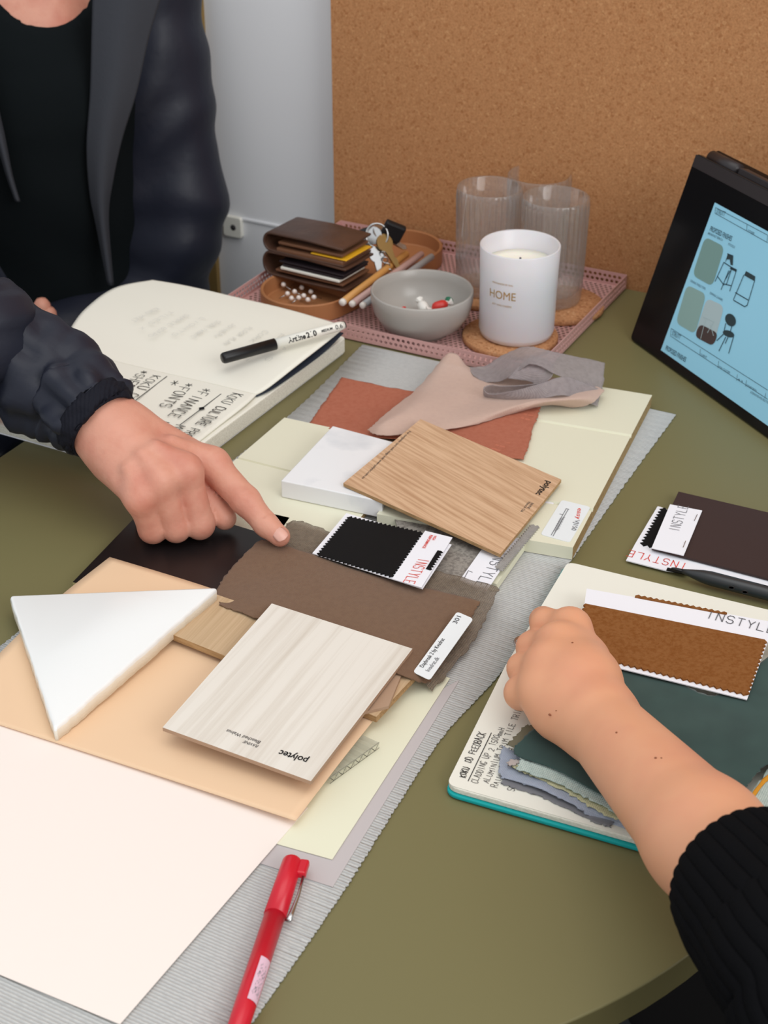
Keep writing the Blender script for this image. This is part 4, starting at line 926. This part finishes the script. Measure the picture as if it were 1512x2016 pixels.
rrect([(632,625),(762,692),(680,955),(548,880)], 'screen_sage', .0007); rrect([(512,942),(640,1005),(565,1270),(438,1195)], 'screen_sage_light', .0007)
rrect([(643,1030),(760,1085),(685,1350),(562,1285)], 'screen_pale', .0007); rrect([(596,1200),(720,1265),(685,1350),(562,1285)], 'screen_brown', .0009, .006)
W5 = lambda s, wd=.0005, m='screen_ink', nm='line_drawing': lines([[X5(x, y) for x, y in pl] for pl in s], wd, m, ds, n=lnm, name=nm, lift=.0004)
W5([[(703,432),(1048,615)],[(700,470),(1048,665)],[(703,432),(700,470)],[(912,545),(908,588)],[(1048,615),(1044,660)]], .0004, nm='title_block')
W5([[(410,1232),(1048,1640)],[(405,1282),(1048,1700)],[(410,1232),(405,1282)],[(604,1368),(598,1408)],[(724,1450),(718,1492)],[(848,1538),(842,1576)],[(908,1575),(902,1615)],[(1035,1660),(1030,1695)]], .0004, nm='title_block')
XT = lambda s, a, b_, cap, m='screen_ink', wt=0: txt(s, X5(*a), X5(*b_), cap, m, ds, n=lnm, weight=wt*.4, lift=.0004, mx=1.8)
XT('PROPOSED FINISHES', (664,585), (806,655), .0050, wt=.02); XT('BREAKFAST BENCH', (652,608), (748,655), .0020); XT('STRUTT', (706,470), (762,492), .0042); XT('STOOLS', (785,680), (828,702), .0020)
XT('DINING TABLE TOPS', (536,922), (634,978), .0020); XT('DINING CHAIRS', (665,1003), (747,1052), .0020); XT('STRUTT', (412,1275), (466,1306), .0042); XT('PROPOSED FINISHES', (370,1372), (502,1455), .0050, wt=.02)
XT('OTHER', (914,590), (958,612), .0018); XT('CLIENT', (602,1408), (644,1430), .0018); XT('KOKU CULTURE', (722,1490), (796,1532), .0018); XT('A3', (846,1572), (880,1592), .0018); XT('CONCEPT DESIGN', (905,1612), (972,1652), .0018); XT('ALTERNATIVES AND SELECTIONS', (932,1658), (1060,1735), .0018)
# bar stool drawings and dining chair
W5([[(782,738),(818,752)],[(758,795),(700,920)],[(790,850),(740,975)],[(840,852),(797,985)],[(812,830),(775,940)],[(718,890),(758,945)],[(760,938),(808,950)],[(758,795),(808,828),(840,850)],[(770,905),(800,850)]], .0008)
q = [X5(x, y, .0010) for x, y in ((782,738),(818,752),(815,815),(800,810),(795,775),(775,775),(762,800))]; mk('line_drawing', q, [tuple(range(len(q)))], 'screen_dark', ds)
q = [X5(x, y, .0010) for x, y in ((802,822),(842,842),(838,858),(795,838))]; mk('line_drawing', q, [tuple(range(len(q)))], 'screen_dark', ds)
q = [X5(x, y, .0010) for x, y in ((903,852),(964,888),(960,920),(890,880))]; mk('line_drawing', q, [tuple(range(len(q)))], 'screen_dark', ds)
W5([[(890,880),(822,1040)],[(962,915),(912,1080),(895,1088),(822,1045)],[(834,995),(920,1045)]], .0008)
q = [X5(800+35*math.cos(a)+8*math.sin(a), 1176+42*math.sin(a), .0010) for a in [i*2*math.pi/24 for i in range(24)]]; mk('line_drawing', q, [tuple(range(24))], 'screen_dark', ds)
q = [X5(787+38*math.cos(a), 1267+22*math.sin(a)+10*math.cos(a), .0010) for a in [i*2*math.pi/24 for i in range(24)]]; mk('line_drawing', q, [tuple(range(24))], 'screen_dark', ds)
W5([[(770,1200),(760,1248)],[(812,1212),(800,1258)],[(755,1270),(712,1312)],[(770,1290),(726,1380)],[(822,1288),(790,1396)],[(785,1290),(768,1330)]], .0009)
W5([[(622,1155),(690,1185)],[(640,1160),(605,1300)],[(690,1190),(650,1260)],[(668,1200),(690,1280)]], .0006, 'screen_pale')
prism('bezel_strip', [LP(.001,LH-.012,.0004), LP(LWD-.001,LH-.012,.0004), LP(LWD-.001,LH-.001,.0004), LP(.001,LH-.001,.0004)], .0004, 'laptop_hinge', lp, dirn=-lnm)
# hinge pieces and the base leaning the other way behind
hb = LP(0, LH, -.006)
tube('hinge', [LP(.012,LH+.001,-.009), LP(.052,LH+.001,-.009)], .0062, 'laptop_hinge', lp, seg=20)
tube('hinge', [LP(LWD-.052,LH+.001,-.009), LP(LWD-.012,LH+.001,-.009)], .0062, 'laptop_hinge', lp, seg=20)
box('hinge_cover', LP(LWD/2,LH+.001,-.010), lx*(LWD/2-.056), lu*.004, lnm*.005, 'laptop_hinge', lp, bevel=.001)
tt2 = math.radians(-18); topc = LP(0, LH, -.0125); ht = topc.z-TZ-.001
ang = math.acos(min(1, ht/(LH+.004))); dnv = (-UP*math.cos(ang)+bk_*math.sin(ang)); nb2 = lx.cross(dnv).normalized(); nb2 = nb2 if nb2.dot(bk_) > 0 else -nb2
prism('keyboard_base', rnd([topc, topc+lx*LWD, topc+lx*LWD+dnv*LH, topc+dnv*LH], .005), .011, 'laptop_black', lp, dirn=nb2, bevel=.001)

# ================================================================ PEOPLE
def body_mesh(name, V, Fq, m, parent, **kw):
    return mk(name, [Vector(v) for v in V], Fq.tolist(), m, parent, smooth=True, **kw)
def nail(tipc, along, nrm, lw_, ll, m, parent):
    a = along.normalized(); n_ = (nrm-a*nrm.dot(a)).normalized(); s = a.cross(n_); vs, fs = [], []
    for i in range(9):
        for j in range(9):
            x = -1+2*j/8; y = -1+2*i/8; q = math.sqrt(max(0, 1-abs(y)**4)); xx = x*q
            vs.append(tipc+s*(xx*lw_)+a*(y*ll)+n_*(-.0020*xx*xx-.0008*y*y))
    for i in range(8):
        for j in range(8): fs.append((i*9+j, i*9+j+1, (i+1)*9+j+1, (i+1)*9+j))
    o = mk('fingernail', vs, fs, m, parent, smooth=True); mod(o, 'SOLIDIFY', thickness=.0006, offset=1); return o

# ---- the man: pointing right hand
wr = W(205,838,.078); el = Y(-260, 560, 1.38)
mcp = {'i': W(420,918,.050), 'm': W(366,930,.060), 'r': W(316,950,.058), 'l': W(276,982,.048)}
fing = []
def chain(*q): return [(q[i][0], q[i+1][0], q[i][1], q[i+1][1]) for i in range(len(q)-1)]
itip = W(551,1056,.0215)
fing.append(chain((mcp['i'],.0120), (W(484,986,.038),.0106), (W(524,1033,.0265),.0086), (itip,.0076)))
fing.append(chain((mcp['m'],.0112), (W(393,1032,.020),.0108), (W(372,1005,.012),.0095), (W(350,985,.022),.0085)))
fing.append(chain((mcp['r'],.0106), (W(347,1040,.020),.0100), (W(330,1015,.012),.0090), (W(315,990,.022),.0085)))
fing.append(chain((mcp['l'],.0102), (W(301,1041,.0195),.0104), (W(290,1020,.012),.0088), (W(285,1000,.022),.0080)))
thumb = chain((W(300,880,.055),.0150), (W(372,955,.036),.0125), (W(414,990,.026),.0108), (W(442,1020,.0185),.0090))
fing.append(thumb)
cr_ = W(240,875,.070)
core = [(el, wr+(el-wr)*.25, .045, .032), (wr+(el-wr)*.25, wr, .032, .0250), (wr, W(250,850,.074), .0250, .020),
        (W(250,848,.073), mcp['i'], .020, .0105), (cr_, mcp['m'], .020, .0100), (cr_, mcp['r'], .020, .0096), (W(215,885,.066), mcp['l'], .019, .0098),
        (W(270,880,.056), W(350,950,.042), .017, .014), (W(230,915,.054), W(288,975,.042), .015, .012)]
# knuckles, tendons and a vein
for k, rr in (('i',.0105),('m',.0108),('r',.0100),('l',.0092)): core.append((mcp[k]+UP*.0022, mcp[k]+UP*.0022, rr, rr))
for k, s in (('i', W(272,838,.092)), ('m', W(262,850,.090)), ('r', W(250,866,.086)), ('l', W(235,888,.080))):
    core.append((s.lerp(mcp[k], .45)+UP*.0030, mcp[k]+UP*.0058, .0030, .0044))
dents = []
def crease(p, q, dpt=.0010): dents.append((p, q, dpt, dpt, .0022))
pipI = W(485,988,.038)
ax = (W(524,1033,.0265)-mcp['i']).normalized(); sd = ax.cross(UP).normalized()
for dd_ in (-.0035, .0, .0035):
    c0 = pipI+ax*dd_+UP*.0109; crease(c0-sd*.005, c0+sd*.005, .0005)
dip = W(524,1033,.0265)
for dd_ in (-.0015, .0015):
    c0 = dip+ax*dd_+UP*.0090; crease(c0-sd*.004, c0+sd*.004, .0004)
fn = field(fing, core, .009, .006, .0010, dents)
lo, hi = bounds(fing+[core[1:]], .006); hi = np.array(hi)
lo[0] = max(lo[0], (wr+(el-wr)*.42).x)
fnc = lambda P: np.maximum(fn(P), (wr.x-.10)-P[:, 0])
man = empty('person', Vector((-.42, 1.56, .45)), 'seated person in black t-shirt and open navy jacket pointing at the samples with one finger', 'person')
lo[0] = wr.x-.11
V1, F1 = nets(fnc, lo, hi, .0022)
# torso, neck, arms as one coarse volume below the clothes
nk_ = Y(62, -10, 1.60); ch_ = Y(100, 330, 1.625); wa_ = Y(150, 620, 1.64); hp = Vector((wa_.x-.02, wa_.y+.02, .50))
shL = Y(300, -70, 1.64); shR = Y(-190, -60, 1.55); elL = Y(330, 610, 1.61); haL = Y(90, 640, 1.50)
tor = [(nk_+UP*.10, nk_-UP*.01, .054, .058), (nk_-UP*.04, Y(95,170,1.61), .068, .088), (Y(95,170,1.61), ch_, .092, .098), (ch_, wa_, .098, .095), (wa_, hp, .095, .105),
       (Y(20,40,1.60), shL, .055, .028), (Y(20,40,1.60), shR, .055, .045), (shL, Y(330,230,1.62), .034, .032), (Y(330,230,1.62), Y(352,420,1.61), .032, .030), (Y(352,420,1.61), elL, .030, .028), (elL, haL+Vector((.03,.03,-.01)), .024, .018), (haL, haL+Vector((.02,.01,-.01)), .012, .014), (shR, el, .042, .036), (el, wr+(el-wr)*.30, .038, .031)]
core2 = tor
def fmake(prims, k): return field([], prims, k, .01, .01)
lo, hi = bounds([tor], .02)
V2, F2 = nets(fmake(tor, .03), lo, hi, .009)
mkV = np.concatenate([V1, V2]); mkF = np.concatenate([F1, F2+len(V1)])
body_mesh('body', mkV, mkF, 'skin_rosy', man)
# visible finger pads of the other hand
def onskin(f, px, py):
    d_ = ray(px, py).normalized(); t_ = .4
    for _ in range(90):
        q = CAM+d_*t_; v_ = float(f(np.array([list(q)]))[0])
        if v_ < .0001: break
        t_ += v_*.8
    q = CAM+d_*t_; e_ = .0008
    g_ = Vector([float(f(np.array([list(q+Vector(k)*e_)]))[0]-f(np.array([list(q-Vector(k)*e_)]))[0]) for k in ((1,0,0),(0,1,0),(0,0,1))]).normalized()
    return q, g_
nq, ng = onskin(fn, 551, 1051)
nail(nq+ng*.0003, ax, ng, .0047, .0056, 'nail', man)
o = lathe('fingertip', [(0,-.013),(.007,-.010),(.0095,0),(.0085,.008),(.005,.013),(0,.0145)], Y(84,612,1.455), 'skin_rosy', man, seg=20)
lathe('fingertip', [(0,-.013),(.006,-.010),(.008,0),(.0075,.008),(.005,.012),(0,.0135)], Y(98,628,1.452), 'skin_rosy', man, seg=20)
# t-shirt: slightly larger volume, open at the neck
def cloth_vol(name, prims, k, h, m, parent, cut=None, wr_=.0, wf=18, **kw):
    f0 = fmake(prims, k)
    def f(P):
        d = f0(P)
        if wr_: d = d + wr_*(np.sin(P[:,0]*wf+2.1*np.sin(P[:,2]*wf*.7+P[:,1]*9))*np.cos(P[:,2]*wf*1.3+1.7*np.sin(P[:,0]*wf*.9)))
        if cut is not None: d = np.maximum(d, cut(P))
        return d
    lo, hi = bounds([prims], .02); Vc, Fc = nets(f, lo, hi, h); return body_mesh(name, Vc, Fc, m, parent, **kw)
grow = lambda pr, e: [(a, b_, ra+e, rb+e) for a, b_, ra, rb in pr]
npt = np.array(Y(80, -150, 1.54))
def neckcut(P):     # collar: remove a ball around the neck
    q = P-npt; q = q*np.array([1,.8,.75]); return .072-np.linalg.norm(q, axis=1)
cloth_vol('t_shirt', grow(tor[1:7], .008), .03, .008, 'tshirt_black', man, neckcut, .002, 22)
# jacket: both sides of the torso and the sleeves
jl = [(shL+Vector((-.02,0,.01)), Y(292,150,1.63), .050, .056), (Y(292,150,1.63), Y(285,560,1.64), .062, .068), (shL, Y(334,230,1.62), .048, .044), (Y(334,230,1.62), Y(362,390,1.61), .044, .045), (Y(362,390,1.61), Y(350,470,1.60), .045, .043), (Y(350,470,1.60), Y(325,590,1.60), .043, .043), (Y(325,590,1.60), Y(120,655,1.52), .044, .036),
      (Y(285,560,1.64), Y(230,760,1.66), .068, .08)]
cloth_vol('jacket', jl, .02, .007, 'navy_nylon', man, None, .003, 44)
jr_ = [(shR, Y(-60,200,1.62), .055, .06), (Y(-60,200,1.62), Y(-40,600,1.60), .062, .075), (Y(-40,600,1.60), Y(-30,760,1.60), .075, .08), (Y(-10,420,1.58), Y(48,640,1.57), .030, .036), (Y(-60,260,1.60), Y(-10,420,1.58), .04, .03), (shR, el, .056, .056)]
cloth_vol('jacket', jr_, .02, .008, 'navy_nylon', man, None, .004, 34)
# grey lining / lapels
def strip(pl, pr, y, dy=0.0): return [[Y(a[0], a[1], y+dy), Y((a[0]+b_[0])/2, (a[1]+b_[1])/2, y-.010), Y(b_[0], b_[1], y+.004)] for a, b_ in zip(pl, pr)]
rows = strip([(185,-60),(182,60),(179,180),(172,290),(178,380),(192,450),(214,560)], [(335,-60),(296,60),(268,180),(240,270),(222,350),(212,430),(222,562)], 1.518)
cloth('lining', rows, 'lining_grey', man, nu=14, nv=50, th=.003, jit=0, rip=.002, ripf=30, label='dark grey jacket lining')
rows = strip([(-40,150),(-14,250),(2,305),(16,350),(32,395)], [(-20,150),(4,250),(14,300),(24,350),(38,398)], 1.50)
cloth('lining', rows, 'lining_grey', man, nu=8, nv=24, th=.003, jit=0)
# sleeve of the pointing arm with gathered cuff
def sleeve(name, pts, rad, m, parent, seg=64, N=60, wr_=.004, wf=3, ribs=0, ra=0, seed=0, thick=.0018, sq=None):
    vs, fs = [], []; n = len(pts)
    for i in range(N+1):
        t = i/N; p = cr(pts, t); tg_ = (cr(pts, min(1, t+.01))-cr(pts, max(0, t-.01))).normalized()
        rr = cr([Vector((r, 0, 0)) for r in rad], t).x
        e1 = tg_.cross(UP).normalized(); e2 = e1.cross(tg_)
        for s in range(seg):
            a = 2*math.pi*s/seg
            w_ = wr_*noise.noise(Vector((math.cos(a)*wf, math.sin(a)*wf, t*wf*2.2+seed)))*min(1, t*8+.15) + wr_*.5*noise.noise(Vector((math.cos(a)*wf*.6+5, math.sin(a)*wf*.6, t*wf*7+seed)))*min(1, t*8)
            if ribs: w_ += ra*(abs(math.cos(a*ribs/2))**1.0)
            k = rr+w_; vs.append(p+e1*(k*math.cos(a))+e2*(k*math.sin(a)*(sq or 1)))
    for i in range(N):
        for s in range(seg): fs.append((i*seg+s, i*seg+(s+1) % seg, (i+1)*seg+(s+1) % seg, (i+1)*seg+s))
    o = mk(name, vs, fs, m, parent, smooth=True); mod(o, 'SOLIDIFY', thickness=thick, offset=-1); return o
s0 = W(212,826,.082)
jr2 = sleeve('jacket_sleeve', [W(193,829,.083), W(178,815,.085), W(150,782,.088), W(90,744,.097), W(0,690,.112), W(-120,628,.135), el], [.0290,.0305,.0365,.0395,.043,.050,.056], 'navy_nylon', man, wr_=.0085, wf=2.4)
sleeve('jacket_cuff', [W(204,838,.080), W(196,830,.082), W(185,820,.085), W(176,812,.087)], [.0272,.0296,.0306,.0295], 'navy_cuff', man, wr_=.002, wf=4, ribs=60, ra=.0003, N=14, seg=180)

# ---- the second person: right hand resting on the notebook
wm = empty('person', Vector((.5, .40, .45)), 'person in a black ribbed jumper resting a loosely closed hand on the notebook', 'person')
w2 = W(1172,1414,.045); e2_ = W(1620,1905,.085)
M2 = {'i': W(1122,1240,.047), 'm': W(1096,1272,.052), 'r': W(1077,1312,.051), 'l': W(1068,1358,.045)}
f2 = []
f2.append(chain((M2['i'],.0102), (W(1076,1229,.042),.0100), (W(1070,1222,.024),.0088), (W(1095,1250,.018),.0075)))
f2.append(chain((M2['m'],.0104), (W(1048,1274,.041),.0096), (W(1050,1268,.022),.0085), (W(1085,1290,.017),.0078)))
f2.append(chain((M2['r'],.0102), (W(1030,1316,.039),.0095), (W(1034,1310,.021),.0084), (W(1070,1325,.017),.0078)))
f2.append(chain((M2['l'],.0102), (W(1027,1364,.034),.0102), (W(1031,1358,.020),.0085), (W(1065,1370,.017),.0078)))
f2.append(chain((W(1150,1350,.034),.0140), (W(1120,1300,.026),.0112), (W(1095,1262,.022),.0095)))
core = [(w2, w2+(e2_-w2)*.55, .0208, .0290), (w2+(e2_-w2)*.55, e2_, .0290, .036), (w2, W(1140,1345,.048), .0208, .020),
        (W(1150,1350,.047), M2['i'], .0190, .0098), (W(1135,1350,.048), M2['m'], .0190, .0098), (W(1120,1365,.046), M2['r'], .0190, .0096), (W(1112,1385,.042), M2['l'], .0180, .0102),
        (w2, W(1098,1390,.040), .0185, .0160), (W(1160,1340,.042), W(1165,1300,.040), .016, .010)]
for k in 'imrl': core.append((M2[k]+UP*.0016, M2[k]+UP*.0016, .0098, .0098))
fn2 = field(f2, core, .011, .008, .0028)
lo, hi = bounds(f2+[core], .006); hi = np.array(hi)
V3, F3 = nets(fn2, lo, hi, .0024)
el2 = e2_+Vector((.03,-.05,0)); sh2 = Vector((.52, .20, 1.12)); hp2 = Vector((.52, .28, .50)); kn = Vector((.20,.42,.50))
tor2 = [(e2_, el2, .036, .038), (el2, sh2, .038, .045), (sh2, Vector((.62,.18,1.06)), .06, .08), (Vector((.62,.18,1.06)), Vector((.60,.25,.55)), .10, .10)]
lo, hi = bounds([tor2], .02); V4, F4 = nets(fmake(tor2, .03), lo, hi, .012)
body_mesh('body', np.concatenate([V3, V4]), np.concatenate([F3, F4+len(V3)]), 'skin_fair', wm)
# moles
for px, py, h, r in ((1083,1407,.062,.0011), (1095,1399,.064,.0005), (1127,1265,.0640,.0007), (1214,1442,.0705,.0007), (1291,1492,.080,.0008), (1302,1492,.080,.0005)):
    d_ = ray(px, py).normalized(); s_t = CAM.copy()
    # march the line of sight onto the skin
    tt_ = .5
    for _ in range(60):
        q = CAM+d_*tt_; dd_ = float(fn2(np.array([list(q)]))[0])
        if dd_ < .0002: break
        tt_ += dd_*.9
    lathe('mole', [(0,-r*.5),(r*.8,-r*.2),(r,.0),(r*.6,r*.3),(0,r*.4)], CAM+d_*tt_, 'mole', wm, seg=12)
# silver ring on the second finger
rc = W(1049,1273,.032); ax2 = Vector((.25,.1,1)).normalized(); e1 = ax2.orthogonal().normalized(); e2 = ax2.cross(e1)
tube('finger_ring', [rc+(e1*math.cos(t)+e2*math.sin(t))*.0121 for t in [i*2*math.pi/40 for i in range(41)]], .0008, 'steel', wm, seg=8, cap=False)
# ribbed jumper sleeve
cf = W(1432,1712,.060)
sleeve('jumper_sleeve', [w2.lerp(e2_, k) for k in (.70,.72,.765,.84,.92)] + [e2_, el2, el2.lerp(sh2,.5), sh2], [.0350,.0368,.0390,.041,.043,.045,.051,.056,.062], 'jumper_black', wm, ribs=34, ra=.0015, wr_=.0018, wf=1.5, N=110, seg=272, thick=.003)
cloth_vol('jumper', grow(tor2[2:], .02), .03, .012, 'jumper_black', wm, None, .003, 20)
lg = [(Vector((.55,.32,.50)), Vector((.24,.50,.56)), .10, .075), (Vector((.24,.50,.56)), Vector((.20,.56,.10)), .072, .05), (Vector((.70,.36,.50)), Vector((.42,.62,.56)), .10, .075), (Vector((.42,.62,.56)), Vector((.40,.66,.10)), .072, .05), (Vector((.58,.26,.52)), Vector((.66,.26,.52)), .12, .12)]
cloth_vol('trousers', lg, .03, .012, 'trousers_black', wm, None, .003, 20)
